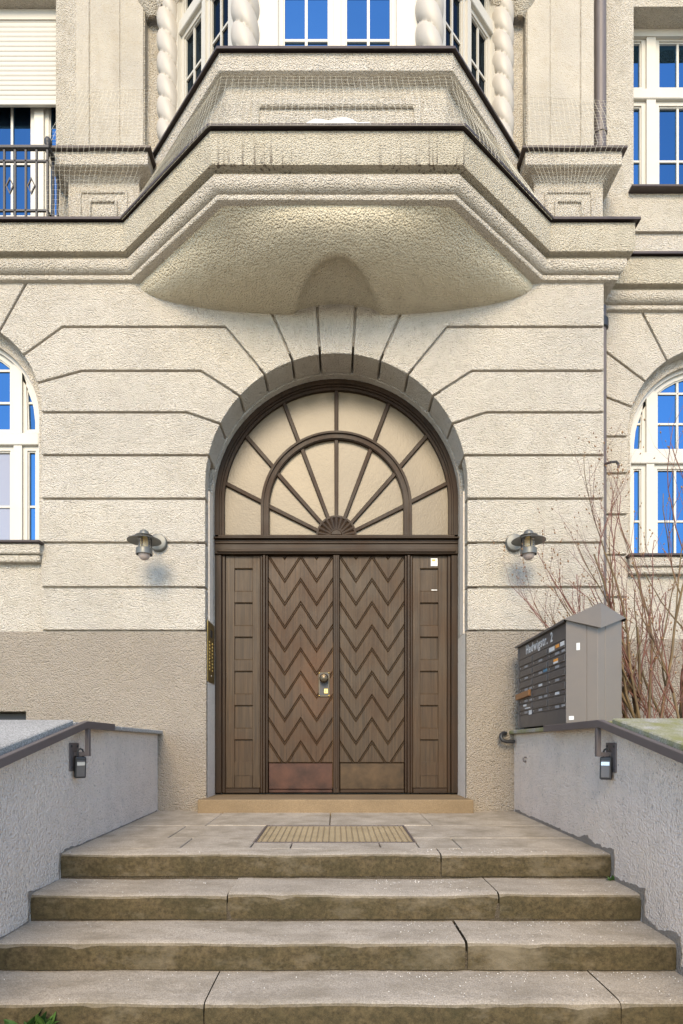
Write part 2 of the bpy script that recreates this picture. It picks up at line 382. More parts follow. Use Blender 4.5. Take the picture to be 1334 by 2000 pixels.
# ------------------------------------------------------------------ the building
YF, YD, YR = 5.32, 5.72, 5.68      # rusticated face, door plane, set-back right face
bld = thing('apartment_building', 'cream roughcast apartment building front with arched doorway and polygonal bay', 'building', (0, YF, 0))
HS, RA = Z(2.337), 1.155            # spring line and radius of the doorway
WL = (-3.456, Z(3.001), 0.823)      # left arched window
WR = (3.602, Z(2.975), 0.826)       # right arched window
SILL = Z(1.83)
TOP = Z(8.2)
def wall_half(cx, cz, r, sill, x_other, door=False, basement=None, top=None):
    """outline of a wall from a window's centre line out to x_other, with the half window cut out"""
    sg = 1 if x_other > cx else -1
    a = arc(cx, cz, r, 90, 0 if sg > 0 else 180, 16)
    p = [(cx, sill), (cx + sg*r, sill)] + a[::-1] + [(cx, top), (x_other, top), (x_other, 0)]
    if door: p += [(RA+.10, 0), (RA+.10, HS)] + arc(0, HS, RA+.10, 0, 180, 40) + [(-RA-.045, 0)]
    if basement: p += [(basement[0], 0), (basement[0], basement[1]), (cx, basement[1])]
    else: p += [(cx, 0)]
    return p
DECK = Z(4.54)
fw = MB().prism(wall_half(*WL[:2], WL[2]+.02, SILL, 2.372, True, (-2.76, Z(.318)), DECK), YF+.032, YD+.02).build('facade_wall', 'cream', bld)
MB().prism(wall_half(*WL[:2], WL[2]+.02, SILL, -5.2, False, (-3.9, Z(.318)), DECK), YF+.032, YD+.02).build('facade_wall', 'cream', bld)
# set-back wall on the right, full height, with lower arched and upper square window cut out
rw = MB().prism(wall_half(*WR[:2], WR[2]+.02, SILL, 2.30, top=Z(4.9)), YR+.032, YR+.32).build('setback_wall', 'cream', bld)
MB().prism(wall_half(*WR[:2], WR[2]+.02, SILL, 5.4, top=Z(4.9)), YR+.032, YR+.32).build('setback_wall', 'cream', bld)
UX0, UX1, UZ0, UZ1 = 2.82, 4.47, Z(5.29), Z(7.03)
uw = MB()
for a in ((2.2, UX0, Z(4.9), TOP), (UX1, 5.4, Z(4.9), TOP), (UX0, UX1, Z(4.9), UZ0), (UX0, UX1, UZ1, TOP)):
    uw.box(a[0], a[1], YR+.004, YR+.34, a[2], a[3])
uw.build('upper_wall', 'cream_wall', bld)
# upper wall on the left of the bay, behind the balcony
YU = 5.60
LX0, LX1, LZ1 = -4.25, -2.60, Z(7.03)
uw = MB()
for a in ((-5.2, LX0, DECK, TOP), (LX1, -1.55, DECK, TOP), (LX0, LX1, LZ1, TOP)):
    uw.box(a[0], a[1], YU, YU+.3, a[2], a[3])
uw.build('upper_wall', 'cream_wall', bld)
bx('upper_wall', 'cream_wall', bld, 1.55, 2.38, YU, YU+.3, DECK, TOP)

# rustication blocks of the main face ---------------------------------------------------------
hg = {k: Z(v) for k, v in dict(g1=3.738, g2=3.347, g3=2.978, g4=2.597, g5=2.21, g6=1.819, g7=1.423, pt=1.036, top=4.16).items()}
def on_arch(dx, dz):
    l = math.hypot(dx, dz); return (dx/l*RA, HS+dz/l*RA)
def ang(p, c): return math.degrees(math.atan2(p[1]-c[1], p[0]-c[0]))
def arcpts(p, q, c, r, n=8):        # points strictly between p and q on a circle
    return arc(c[0], c[1], r, ang(p, c), ang(q, c), n)[1:-1]
A1, A2, A3 = on_arch(142, 219), on_arch(191, 176), on_arch(230, 121)
A4 = (math.sqrt(RA**2-(hg['g4']-HS)**2), hg['g4'])
V1, V2 = on_arch(85, 241), on_arch(32, 252)
V1t, V2t = (.705, hg['top']), (.187, hg['top'])
K1, K2, K3 = (.987, hg['g1']), (1.205, hg['g2']), (1.332, hg['g3'])
def mir(pts): return [(-x, z) for x, z in pts]
def on_win(w, dx, dz):
    l = math.hypot(dx, dz); return (w[0]+dx/l*w[2], w[1]+dz/l*w[2])
wc = WL[:2]
W1, W2, Wt = on_win(WL, 150, 108), on_win(WL, 178, 53), on_win(WL, 103, 155)
XJ = WL[0]+WL[2]
C0 = (0, HS)
GAP = .0105
def rblock(poly, y0=YF, y1=YF+.28, parent=fw, mat='cream'):
    MB().prism(inset(poly, GAP), y0, y1).build('rustication_block', mat, parent, bevel=.007, seg=2)
# inner side (towards the door) shared, mirrored for the left
for s in (1, -1):
    S = (lambda L: L) if s > 0 else mir
    xo = 2.387 if s > 0 else -XJ        # outer edge in mirrored space
    o = lambda h: (xo, h)
    for a, b in (('pt', 'g7'), ('g7', 'g6'), ('g6', 'g5')):
        rblock(S([(RA, hg[a]), (xo, hg[a]), (xo, hg[b]), (RA, hg[b])]), y1=YF+.13)
    rblock(S([(RA, hg['g5']), (xo, hg['g5']), (xo, hg['g4']), A4] + arcpts(A4, (RA, HS), C0, RA, 5) + [(RA, HS)]), y1=YF+.13)
    if s > 0:
        rblock([A4, o(hg['g4']), o(hg['g3']), K3, A3] + arcpts(A3, A4, C0, RA))
        rblock([A3, K3, o(hg['g3']), o(hg['g2']), K2, A2] + arcpts(A2, A3, C0, RA))
        rblock([A2, K2, o(hg['g2']), o(hg['g1']), K1, A1] + arcpts(A1, A2, C0, RA))
        rblock([A1, K1, o(hg['g1']), o(hg['top']), V1t, V1] + arcpts(V1, A1, C0, RA))
    else:
        m = lambda p: (-p[0], p[1])
        J3 = (XJ, hg['g3'])
        rblock(mir([A4]) + [(XJ, hg['g4']), J3] + mir([K3, A3]) + mir(arcpts(A3, A4, C0, RA)))
        rblock(mir([A3, K3]) + [J3] + [(XJ, wc[1])] + arcpts((XJ, wc[1]), W2, wc, WL[2], 5) + [W2, (-2.26, hg['g2'])] + mir([K2, A2]) + mir(arcpts(A2, A3, C0, RA)))
        rblock(mir([A2, K2]) + [(-2.26, hg['g2']), W2] + arcpts(W2, W1, wc, WL[2]) + [W1, (-2.433, hg['g1'])] + mir([K1, A1]) + mir(arcpts(A1, A2, C0, RA)))
        rblock(mir([A1, K1]) + [(-2.433, hg['g1']), W1] + arcpts(W1, Wt, wc, WL[2]) + [Wt, (-2.737, hg['top'])] + mir([V1t, V1]) + mir(arcpts(V1, A1, C0, RA)))
    rblock(S([V1, V1t, V2t, V2] + arcpts(V2, V1, C0, RA)))
rblock([V2, V2t] + mir([V2t, V2]) + arcpts((-V2[0], V2[1]), V2, C0, RA))
# voussoirs over the left window and the blocks beyond it
def wmir(w, pts): return [(2*w[0]-x, z) for x, z in pts]
kt = (WL[0]+.22, hg['top']); kb = on_win(WL, 32, 180)
for s in (0, 1):
    T = (lambda L: L) if not s else (lambda L: wmir(WL, L))
    rblock(T([Wt, (-2.737, hg['top']), kt, kb] + arcpts(kb, Wt, wc, WL[2])))
rblock([kb, kt] + wmir(WL, [kt, kb]) + arcpts(wmir(WL, [kb])[0], kb, wc, WL[2]))
# set-back face blocks
wc2 = WR[:2]; xl = 2.39; XJ2 = WR[0]-WR[2]
H1, H2, Ht = on_win(WR, -139, 103), on_win(WR, -166, 53), on_win(WR, -96, 143)
def rb2(poly): rblock(poly, YR, YR+.16, rw)
p1, p2, tt = (xl, Z(3.88)), (xl, Z(3.388)), (2.885, Z(4.16))
rb2([(xl, tt[1]), tt, Ht] + arcpts(Ht, H1, wc2, WR[2]) + [H1, p1])
rb2([p1, H1] + arcpts(H1, H2, wc2, WR[2]) + [H2, p2])
rb2([p2, H2] + arcpts(H2, (XJ2, wc2[1]), wc2, WR[2], 5) + [(XJ2, wc2[1]), (XJ2, Z(2.95)), (xl, Z(2.95))])
for a, b in ((2.95, 2.6), (2.6, 2.21), (2.21, 1.825), (1.825, 1.425), (1.425, 1.036)):
    rb2([(xl, Z(b)), (XJ2, Z(b)), (XJ2, Z(a)), (xl, Z(a))])
kt = (WR[0]-.22, tt[1]); kb = on_win(WR, -32, 180)
rb2([tt, kt, kb] + arcpts(kb, Ht, wc2, WR[2]) + [Ht]); rb2(wmir(WR, [tt, kt, kb] + arcpts(kb, Ht, wc2, WR[2]) + [Ht]))
rb2([kb, kt] + wmir(WR, [kt, kb]) + arcpts(wmir(WR, [kb])[0], kb, wc2, WR[2]))
# inner soffit of the doorway
so = arc(0, HS, RA+.13, 0, 180, 48); si = arc(0, HS, RA, 0, 180, 48)
def stilt(pts, r, zb): return [(r, zb)] + pts + [(-r, zb)]
MB().ring(stilt(so, RA+.13, hg['pt'])[::1], stilt(si, RA, hg['pt']), YF+.285, YD-.002, False).build('doorway_reveal', 'cream', bld, smooth=.6)
# painted plinth below the rustication
zp = hg['pt']-.004
MB().prism([(-2.76, 0), (-RA, 0), (-RA, zp), (WL[0]-1.2, zp), (WL[0]-1.2, Z(.318)), (-2.76, Z(.318))], YF+.001, YF+.06).build('plinth', 'taupe', bld, bevel=.008, seg=2)
MB().prism([(RA, 0), (2.387, 0), (2.387, zp), (RA, zp)], YF+.001, YF+.06).build('plinth', 'taupe', bld, bevel=.008, seg=2)
MB().box(2.30, 5.4, YR+.001, YR+.06, 0, zp).build('plinth', 'taupe', bld, bevel=.008)
for s in (1, -1):
    a, b = sorted((s*RA, s*(RA+.13))); bx('doorway_reveal', 'reveal', bld, a, b, YF+.062, YD-.002, 0, zp)
for s in (1, -1):
    a, b = sorted((s*RA, s*(RA+.13))); bx('doorway_reveal', 'reveal', bld, a, b, YF+.135, YF+.284, hg['pt'], HS-.002)
bx('side_return', 'cream', bld, 2.355, 2.385, YF+.03, YR+.1, 0, DECK)

bx('door_backing', 'black', bld, -1.2, 1.2, YD+.07, YD+.1, Z(-.6), HS+RA+.04)  # added unseen black board, keeps sky from showing through the door gaps
bx('building_core', 'cream_wall', bld, -5.2, 5.4, 6.10, 9.0, 0, TOP)
# cellar window
cw = bx('cellar_window', 'iron', bld, -3.9, -2.77, YF+.14, YF+.2, Z(-.2), Z(.31))
bx('pane', 'iron', cw, -3.8, -2.82, YF+.132, YF+.138, Z(-.15), Z(.265))

# cornice and balcony edge -------------------------------------------------------------------
CP = [(-5.2, 5.17), (-1.851, 5.17), (-.935, 4.40), (.94, 4.40), (1.86, 5.17), (2.60, 5.17), (2.60, 5.53), (5.4, 5.53)]
def prof(L): return [(d, Z(h)) for d, h in L]
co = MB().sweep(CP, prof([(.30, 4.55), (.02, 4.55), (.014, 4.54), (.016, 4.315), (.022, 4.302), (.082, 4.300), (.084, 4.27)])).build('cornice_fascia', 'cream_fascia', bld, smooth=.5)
MB().sweep(CP, prof([(.084, 4.28), (.064, 4.272), (.060, 4.245), (.068, 4.215), (.085, 4.19), (.108, 4.178), (.130, 4.174), (.132, 4.168), (.112, 4.164), (.112, 4.138), (.118, 4.13), (.15, 4.122), (.20, 4.118)])).build('cornice_moulding', 'cream', bld, smooth=.5)
MB().sweep(CP, prof([(.30, 4.576), (-.018, 4.568), (-.021, 4.545), (-.017, 4.545), (-.014, 4.560), (.30, 4.566)]), close=True).build('flashing', 'flash', co)
MB().prism_z([(-5.2, 5.25), (-1.82, 5.25), (-.90, 4.5), (.905, 4.5), (1.83, 5.25), (2.5, 5.25), (2.5, 5.95), (-5.2, 5.95)], Z(4.47), Z(4.555)).build('balcony_deck', 'slab', bld)

# the swelling corbel beneath the bay
def corbel():
    vs = []; fs = []; NX, NT = 120, 30; xk, xf, yb, yw = 1.775, .868, 4.555, YF+.03
    for i in range(NX+1):
        x = -xk + 2*xk*i/NX; ax = abs(x)
        y0 = yb if ax < xf else yb + (yw-yb)*(ax-xf)/(xk-xf)
        # round the front corners a little towards the bottom
        H = 0.29*max(0, 1-(ax/xk)**2.1)**(1/2.1)
        D = yw-y0
        for j in range(NT+1):
            t = 90*j/NT; c, s_ = math.cos(R_(t)), math.sin(R_(t))
            yy0 = y0
            w = 1-(1-s_)**3.2                               # blend polygon plan into a smooth bow
            ybow = yw-(yw-yb)*1.02*max(0, 1-(ax/xk)**2)**.95
            yy = yw-(D*(1-w)+(yw-ybow)*w)*c
            h = 4.125 - H*s_
            u = x/.385 - .02
            if abs(u) < 1:
                t0 = 44+46*abs(u)**2.3
                if t > t0:
                    k = (t-t0)/(90-t0+1e-3); k = min(1, k*3.4); k = k*k*(3-2*k)
                    h += .10*(1-u*u)**.55*k
            vs.append((x, yy, Z(h)+.004*mnoise.noise((x*7, yy*7, h*7))))
    for i in range(NX):
        for j in range(NT): a = i*(NT+1)+j; fs.append((a, a+1, a+NT+2, a+NT+1))
    return MB().add(vs, fs)
corbel().build('corbel', 'coarse', bld, smooth=True)

# bay above: parapet wall, cornice, columns, windows -----------------------------------------
BP = [(-1.80, 5.60), (-.912, 4.62), (.905, 4.62), (1.80, 5.60)]
bw = MB().sweep(BP, prof([(.30, 5.37), (.012, 5.37), (.012, 5.235), (.03, 5.225), (.05, 5.222), (.062, 5.217), (.085, 5.21), (.10, 5.20), (.10, 4.5)])).build('bay_parapet', 'cream', bld, smooth=.4)
MB().sweep(BP, prof([(.42, 5.40), (-.018, 5.392), (-.021, 5.369), (-.017, 5.369), (-.014, 5.384), (.42, 5.39)]), close=True).build('flashing', 'flash', bw)
# recessed panel frame with a shell on the bay front
yb = 4.72
fo = [(-.665, Z(4.55)), (.665, Z(4.55)), (.665, Z(5.085)), (-.665, Z(5.085))]
MB().ring(fo, inset(fo, .055), yb-.030, yb+.01).build('panel_frame', 'cream', bw, bevel=.010)
sh = MB(); vs = []; fs = []; NA, NR = 66, 8
for i in range(NA+1):
    a = math.pi*i/NA
    rib = abs(math.sin(a*5.5*1.0+math.pi/2)); rmax = .33*(.92+.08*rib)
    for j in range(NR+1):
        r = rmax*j/NR; d = .05*math.sin(math.pi*min(1, j/NR*.86))*(.45+.55*rib)
        vs.append((-r*math.cos(a)*1.3, yb-.004-d, Z(4.735)+r*math.sin(a)*.63))
for i in range(NA):
    for j in range(NR): q = i*(NR+1)+j; fs.append((q, q+1, q+NR+2, q+NR+1))
sh.add(vs, fs).build('shell_relief', 'sign_white', bw, smooth=True)
for s in (1, -1):   # panels on the slanted parapet sides
    a, b = (Vector(BP[2]), Vector(BP[3])) if s > 0 else (Vector(BP[1]), Vector(BP[0]))
    t = (b-a).normalized(); nn = Vector((-t.y, t.x))*s
    p0 = a+nn*.10+t*.26; p1 = a+nn*.10+t*.98
    m = MB()
    for u0, u1, z0, z1 in ((0, 1, 5.05, 5.085), (0, 1, 4.56, 4.595), (0, .05, 4.595, 5.05), (.95, 1, 4.595, 5.05)):
        q0, q1 = p0.lerp(p1, u0), p0.lerp(p1, u1)
        m.prism_z([tuple(q0-nn*.02), tuple(q1-nn*.02), tuple(q1+nn*.01), tuple(q0+nn*.01)], Z(z0), Z(z1))
    m.build('panel_frame', 'cream', bw)

def twisted_column(x, y, r, z0, z1, turns_per_m=2.45, hand=1):
    vs = []; fs = []; n = 56; k = int((z1-z0)/.010)
    for i in range(k+1):
        z = z0+(z1-z0)*i/k
        for q in range(n):
            a = 2*math.pi*q/n
            w = abs(math.sin(a - hand*2*math.pi*turns_per_m*(z-z0))); rr = r*(.68+.34*w**.42)
            vs.append((x+rr*math.cos(a), y+rr*math.sin(a), z))
    for i in range(k):
        for q in range(n): fs.append((i*n+q, i*n+(q+1) % n, (i+1)*n+(q+1) % n, (i+1)*n+q))
    c = MB().add(vs, fs).build('twisted_column', 'white_col', bld, smooth=.9)
    MB().lathe([(r*1.12, 0), (r*1.15, .03), (r*1.0, .06), (r*.9, .07)], (x, y, z0-.0), 28).build('column_base', 'white_col', c, smooth=.6)
    MB().lathe([(r*.85, -.08), (r*1.05, -.05), (r*1.1, -.02), (r*1.35, .03), (r*1.5, .08), (r*1.5, .14)], (x, y, z1-.0), 28).build('column_capital', 'cream', c, smooth=.6)
ZB = Z(5.395); ZC = Z(7.0)
twisted_column(-.730, 4.80, .112, ZB, ZC, hand=-1); twisted_column(.745, 4.80, .112, ZB, ZC, hand=-1)
twisted_column(-1.545, 5.53, .108, ZB, ZC-.16, hand=-1); twisted_column(1.525, 5.53, .108, ZB, ZC-.16, hand=-1)
# entablature over the columns (above the picture)
MB().prism_z([(-1.95, 5.62), (-.95, 4.60), (.95, 4.60), (1.95, 5.62)], Z(7.14), Z(7.9)).build('bay_entablature', 'cream_wall', bld)
for s in (1, -1):     # little brackets at the outer columns
    MB().lathe([(.06, -.12), (.12, -.05), (.15, 0), (.16, .1)], (s*1.69, 5.57, Z(6.86)), 20).build('capital_bracket', 'cream_wall', bld, smooth=.7)

# windows ------------------------------------------------------------------------------------
def cell_poly(cx, x0, x1, z0, z1, zc=None, r=None):
    if r is None: return [(cx+x0, z0), (cx+x1, z0), (cx+x1, z1), (cx+x0, z1)]
    n = 10; top = []
    for i in range(n+1):
        x = x1+(x0-x1)*i/n; top.append((cx+x, min(z1, zc+math.sqrt(max(1e-4, r*r-x*x)))))
    out = [(cx+x0, z0), (cx+x1, z0)]
    for p in top:
        if math.hypot(p[0]-out[-1][0], p[1]-out[-1][1]) > .004: out.append(p)
    return out
def light(w, cx, x0, x1, z0, z1, y, zc=None, r=None, vb=(), hb=(), glass='glass', sash=.04):
    p = cell_poly(cx, x0, x1, z0, z1, zc, r); q = inset(p, sash)
    a = sum(p[i][0]*p[(i+1) % len(p)][1]-p[(i+1) % len(p)][0]*p[i][1] for i in range(len(p)))
    if a < 0: p = p[::-1]
    MB().ring(p, q, y, y+.05).build('sash', 'white', w)
    q2 = inset(p, sash-.012); MB().ring(q, inset(p, sash+.012), y+.012, y+.05).build('sash_bead', 'white', w)
    MB().prism(inset(p, sash+.004), y+.03, y+.036).build('pane', glass, w)
    xa = min(v[0] for v in q); xb = max(v[0] for v in q); za = min(v[1] for v in q)
    def ztop(x): return min(z1-sash, (zc+math.sqrt(max(1e-4, (r-sash)**2-(x-cx)**2))) if r else z1-sash)
    for v in vb:
        if ztop(cx+v) > za+.02: MB().box(cx+v-.011, cx+v+.011, y+.016, y+.04, za, ztop(cx+v)).build('glazing_bar', 'white', w)
    for h in hb:
        if h < za+.02: continue
        xs = [xa+(xb-xa)*i/40 for i in range(41)]; ok = [x for x in xs if ztop(x) > h+.01]
        if len(ok) > 2: MB().box(ok[0], ok[-1], y+.018, y+.038, h-.010, h+.010).build('glazing_bar', 'white', w)
def arched_window(cx, zc, sill, yw, curtain=False):
    ri = .752; rf = .80; y = yw+.20
    o = [(cx+rf, sill)] + arc(cx, zc, rf, 0, 180, 32) + [(cx-rf, sill)]; i_ = [(cx+ri-.03, sill)] + arc(cx, zc, ri-.03, 0, 180, 32) + [(cx-ri+.03, sill)]
    w = MB().ring(o, i_, y-.02, y+.08, False).build('window', 'white', bld, smooth=.5)
    # plaster ring set inside the opening
    o = [(cx+.86, sill)] + arc(cx, zc, .86, 0, 180, 32) + [(cx-.86, sill)]; i2 = [(cx+ri, sill)] + arc(cx, zc, ri, 0, 180, 32) + [(cx-ri, sill)]
    MB().ring(o, i2, yw+.13, y-.022, False).build('window_reveal', 'cream', w, smooth=.5)
    rr = ri-.03; zt = sill+1.00; mx, mw = .526, .038
    for s in (-1, 1):
        x0, x1 = s*mx-mw, s*mx+mw
        MB().box(cx+x0, cx+x1, y-.012, y+.07, sill, zc+math.sqrt(rr*rr-(abs(s*mx)-mw)**2)).build('mullion', 'white', w)
    MB().box(cx-rr, cx+rr, y-.022, y+.07, zt-.05, zt+.06).build('transom', 'white', w, bevel=.006)
    MB().box(cx-mw, cx+mw, y-.012, y+.07, sill, zt).build('mullion', 'white', w)
    yl = y+.01; zm = sill+.40
    hb = (zt+.06+.045+.18, ); 
    for s in (-1, 1):
        a, b = sorted((s*(mx+mw), s*rr)); light(w, cx, a, b, sill+.005, zt-.05, yl, hb=(zm,)); 
        light(w, cx, a, b, zt+.06, 9, yl, zc, rr, hb=(zt+.36,))
        a, b = sorted((s*mw, s*(mx-mw))); light(w, cx, a, b, sill+.005, zt-.05, yl, vb=(s*mx/2,), hb=(zm,), glass='glass_grey' if curtain else 'glass')
    a = mx-mw; light(w, cx, -a, a, zt+.06, 9, yl, zc, rr, vb=(-.24, 0, .24), hb=(zt+.36, zt+.66))
    # sill
    m = MB().box(cx-.86, cx+.86, yw-.085, y+.0, sill-.035, sill-.012); so_ = m.build('window_sill', 'flash', w, bevel=.006)
    m = MB(); m.box(cx-.845, cx+.845, yw-.06, yw+.1, sill-.125, sill-.036); m.box(cx-.835, cx+.835, yw-.035, yw+.1, sill-.19, sill-.127)
    m.build('sill_moulding', 'cream', w, bevel=.010)
    return w
arched_window(WL[0], WL[1], SILL, YF, True)
arched_window(WR[0], WR[1], SILL, YR)

def square_window(cx, hw, z0, z1, yw, sides, tr, cols, hbs, sill=True, name='window'):
    """sides: mullion offsets; tr: transom height"""
    y = yw+.2; o = [(cx-hw-.03, z0), (cx+hw+.03, z0), (cx+hw+.03, z1), (cx-hw-.03, z1)]
    w = MB().ring(o, inset(o, .07), y-.02, y+.08).build(name, 'white', bld)
    edges = [-hw+.04] + sides + [hw-.04]; mw = .045
    for m in sides: MB().box(cx+m-mw, cx+m+mw, y-.012, y+.07, z0+.04, z1-.04).build('mullion', 'white', w)
    MB().box(cx-hw+.04, cx+hw-.04, y-.022, y+.07, tr-.05, tr+.05).build('transom', 'white', w, bevel=.006)
    for i in range(len(edges)-1):
        x0 = edges[i]+(mw if i else 0); x1 = edges[i+1]-(mw if i < len(edges)-2 else 0)
        vb = [(x0+x1)/2] if cols[i] > 1 else []
        light(w, cx, x0, x1, z0+.045, tr-.05, y+.01, vb=vb, hb=hbs[0]); light(w, cx, x0, x1, tr+.05, z1-.045, y+.01, vb=vb, hb=hbs[1])
    if sill: MB().box(cx-hw-.05, cx+hw+.05, yw-.07, y, z0-.035, z0-.008).build('window_sill', 'flash', w, bevel=.006)
    return w
square_window((UX0+UX1)/2, (UX1-UX0)/2, UZ0, UZ1, YR, [-.56, 0, .56], Z(6.40), (1, 2, 2, 1), ((Z(5.78),), ()))
lw = square_window((LX0+LX1)/2, (LX1-LX0)/2, DECK+.06, LZ1, YU-.02, [-.56, 0, .56], Z(6.62), (1, 2, 2, 1), ((Z(5.15), Z(5.66)), ()), sill=False, name='balcony_window')
# roller shutter
rs = bx('roller_shutter', 'shutter', bld, LX0, LX1-.003, YU+.10, YU+.16, Z(6.93), LZ1-.002)
k = 0; z = Z(6.175)
slat = MB().prism_x([(-.006, 0), (-.010, .010), (-.010, .038), (-.004, .0445), (.006, .0445), (.006, 0)], LX0+.03, LX1-.012).build('slat', 'shutter', rs)
slat.location = (0, YU+.12, z); me = slat.data
while z < Z(6.93):
    z += .0465; k += 1
    o = link('slat', me, rs); o.location = (0, YU+.12, z)
bx('end_bar', 'white', rs, LX0+.03, LX1-.012, YU+.105, YU+.135, Z(6.125), Z(6.173), .004)
for s in (LX0, LX1-.03): bx('guide_rail', 'white', rs, s, s+.028, YU+.09, YU+.15, DECK+.05, Z(6.93))

# bay front window and slanted windows
def bay_window(p0, p1, ins=.10, glass='glass'):
    p0, p1 = Vector(p0), Vector(p1); L = (p1-p0).length; t = (p1-p0).normalized(); an = math.atan2(t.y, t.x)
    z0, z1 = ZB+.002, Z(7.13); hw = L/2
    o = [(-hw, z0), (hw, z0), (hw, z1), (-hw, z1)]
    w = MB().ring(o, inset(o, ins), -.03, .08).build('bay_window', 'white', bld)
    MB().box(-.026, .026, -.012, .07, z0+.05, z1-.05).build('mullion', 'white', w)
    MB().box(-hw+.05, hw-.05, -.022, .07, Z(6.52), Z(6.63)).build('transom', 'white', w, bevel=.006)
    for a, b in ((-hw+ins, -.026), (.026, hw-ins)):
        light(w, 0, a, b, z0-.02, Z(6.52), .01, vb=((a+b)/2,), hb=(Z(5.735), Z(6.1)), sash=.04, glass=glass); light(w, 0, a, b, Z(6.63), z1-.1, .01, vb=((a+b)/2,), sash=.04, glass=glass)
    for ch in list(w.children): ch.matrix_parent_inverse.identity()
    w.location = ((p0.x+p1.x)/2, (p0.y+p1.y)/2, 0); w.rotation_euler = (0, 0, an)
    w.matrix_parent_inverse = wmat(bld).inverted()
bay_window((-.64, 4.83), (.655, 4.83), .17)
bay_window((-1.50, 5.56), (-.80, 4.89), glass='glass_dark'); bay_window((.81, 4.89), (1.49, 5.56), glass='glass_dark')

# pilasters and pedestals --------------------------------------------------------------------
for s in (-1, 1):
    a, b = (-2.585, -1.765) if s < 0 else (1.745, 2.375)
    p = bx('pilaster', 'cream_wall', bld, a, b, 5.515, YU+.02, Z(5.2), TOP, .006)
    if s < 0: strips = ((-2.40, -2.27, 5.505), (-2.27, -1.99, 5.510), (-1.99, -1.77, 5.503))
    else: strips = ((1.75, 1.965, 5.503), (1.965, 2.245, 5.510), (2.245, 2.37, 5.505))
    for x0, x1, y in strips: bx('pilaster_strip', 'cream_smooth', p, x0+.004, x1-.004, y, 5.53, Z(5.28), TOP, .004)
    x0, x1 = (-2.43, -1.786) if s < 0 else (1.79, 2.415)
    pd = bx('pedestal', 'cream', bld, x0, x1, 5.42, YR+.02, Z(4.5), Z(5.20), .008)
    cx = (x0+x1)/2
    for wd, zt, y in ((.22, 5.03, 5.405), (.13, 4.945, 5.398)):
        fo = [(cx-wd, Z(4.52)), (cx+wd, Z(4.52)), (cx+wd, Z(zt)), (cx-wd, Z(zt))]
        MB().ring(fo, inset(fo, .022), y, 5.43).build('panel_frame', 'cream', pd, bevel=.006)
    pth = [(x0-.125, YR+.02), (x0-.125, 5.295), (x1+.125, 5.295), (x1+.125, YR+.02)]
    cp = MB().sweep(pth, prof([(.3, 5.275), (.01, 5.275), (.01, 5.165), (.025, 5.155), (.05, 5.15), (.075, 5.142), (.10, 5.125), (.12, 5.11), (.132, 5.10)])).build('pedestal_cap', 'cream', pd, smooth=.5)
    MB().prism_z([(x0-.15, YR+.02), (x0-.15, 5.27), (x1+.15, 5.27), (x1+.15, YR+.02)], Z(5.277), Z(5.302)).build('flashing', 'flash', pd, bevel=.004)

# downpipe
dp = MB().tube([(2.455, 5.585, TOP), (2.455, 5.585, Z(5.31))], .058, 20).build('downpipe', 'pipe', bld, smooth=.6)
MB().lathe([(.06, -.02), (.066, -.018), (.066, .018), (.06, .02)], (2.455, 5.585, Z(5.72)), 20).build('pipe_clamp', 'pipe', dp, smooth=.5)
lo = MB().tube([(2.455, 5.585, Z(4.1)), (2.46, 5.59, Z(4.05)), (2.466, 5.6, Z(3.98)), (2.466, 5.6, 0)], .055, 16).build('downpipe', 'pipe', bld, smooth=.6)
MB().lathe([(.06, -.05), (.072, -.04), (.072, .04), (.06, .05)], (2.466, 5.6, Z(3.95)), 16).build('pipe_joint', 'black', lo, smooth=.5)
MB().tube([(2.485, 5.54, Z(2.62)), (2.52, 5.50, Z(2.62)), (2.57, 5.50, Z(2.625)), (2.59, 5.50, Z(2.60)), (2.59, 5.50, Z(2.57))], .012, 8).build('pipe_hook', 'iron', lo)

# balcony railing ----------------------------------------------------------------------------
yr = 5.205
br = bx('balcony_railing', 'iron', bld, -5.1, -2.49, yr-.02, yr+.02, Z(5.195), Z(5.222), .004)
for z in (5.085, 4.655): bx('rail', 'iron', br, -5.1, -2.50, yr-.008, yr+.008, Z(z), Z(z)+.016)
bar = bx('baluster', 'iron', br, -.008, .008, -.008, .008, 0, .60)
xs = [-2.51-.0935*i for i in range(27)]
bar.location = (xs[0], yr, Z(4.6))
for x in xs[1:]:
    o = link('baluster', bar.data, br); o.location = (x, yr, Z(4.6))
dm = MB(); fo = [(0, -.075), (.036, 0), (0, .075), (-.036, 0)]; dm.ring(fo, inset(fo, .009), -.006, .006); d0 = dm.build('diamond', 'iron', br)
first = True
for i in range(1, 26, 2):
    o = d0 if first else link('diamond', d0.data, br); first = False
    o.location = ((xs[i]+xs[i+1])/2, yr, Z(4.88))
for y in (5.30, 5.385):
    o = link('baluster', bar.data, br); o.location = (-2.505, y, Z(4.6))
bx('rail', 'iron', br, -2.525, -2.487, yr+.021, 5.42, Z(5.195), Z(5.222)); bx('rail', 'iron', br, -2.513, -2.497, yr+.021, 5.42, Z(4.655), Z(4.671))
MB().lathe([(.0, .075), (.022, .068), (.032, .045), (.03, .022), (.014, .004), (.02, 0), (.02, -.01)], (-2.505, yr, Z(5.222)), 16).build('finial', 'iron', br, smooth=True)

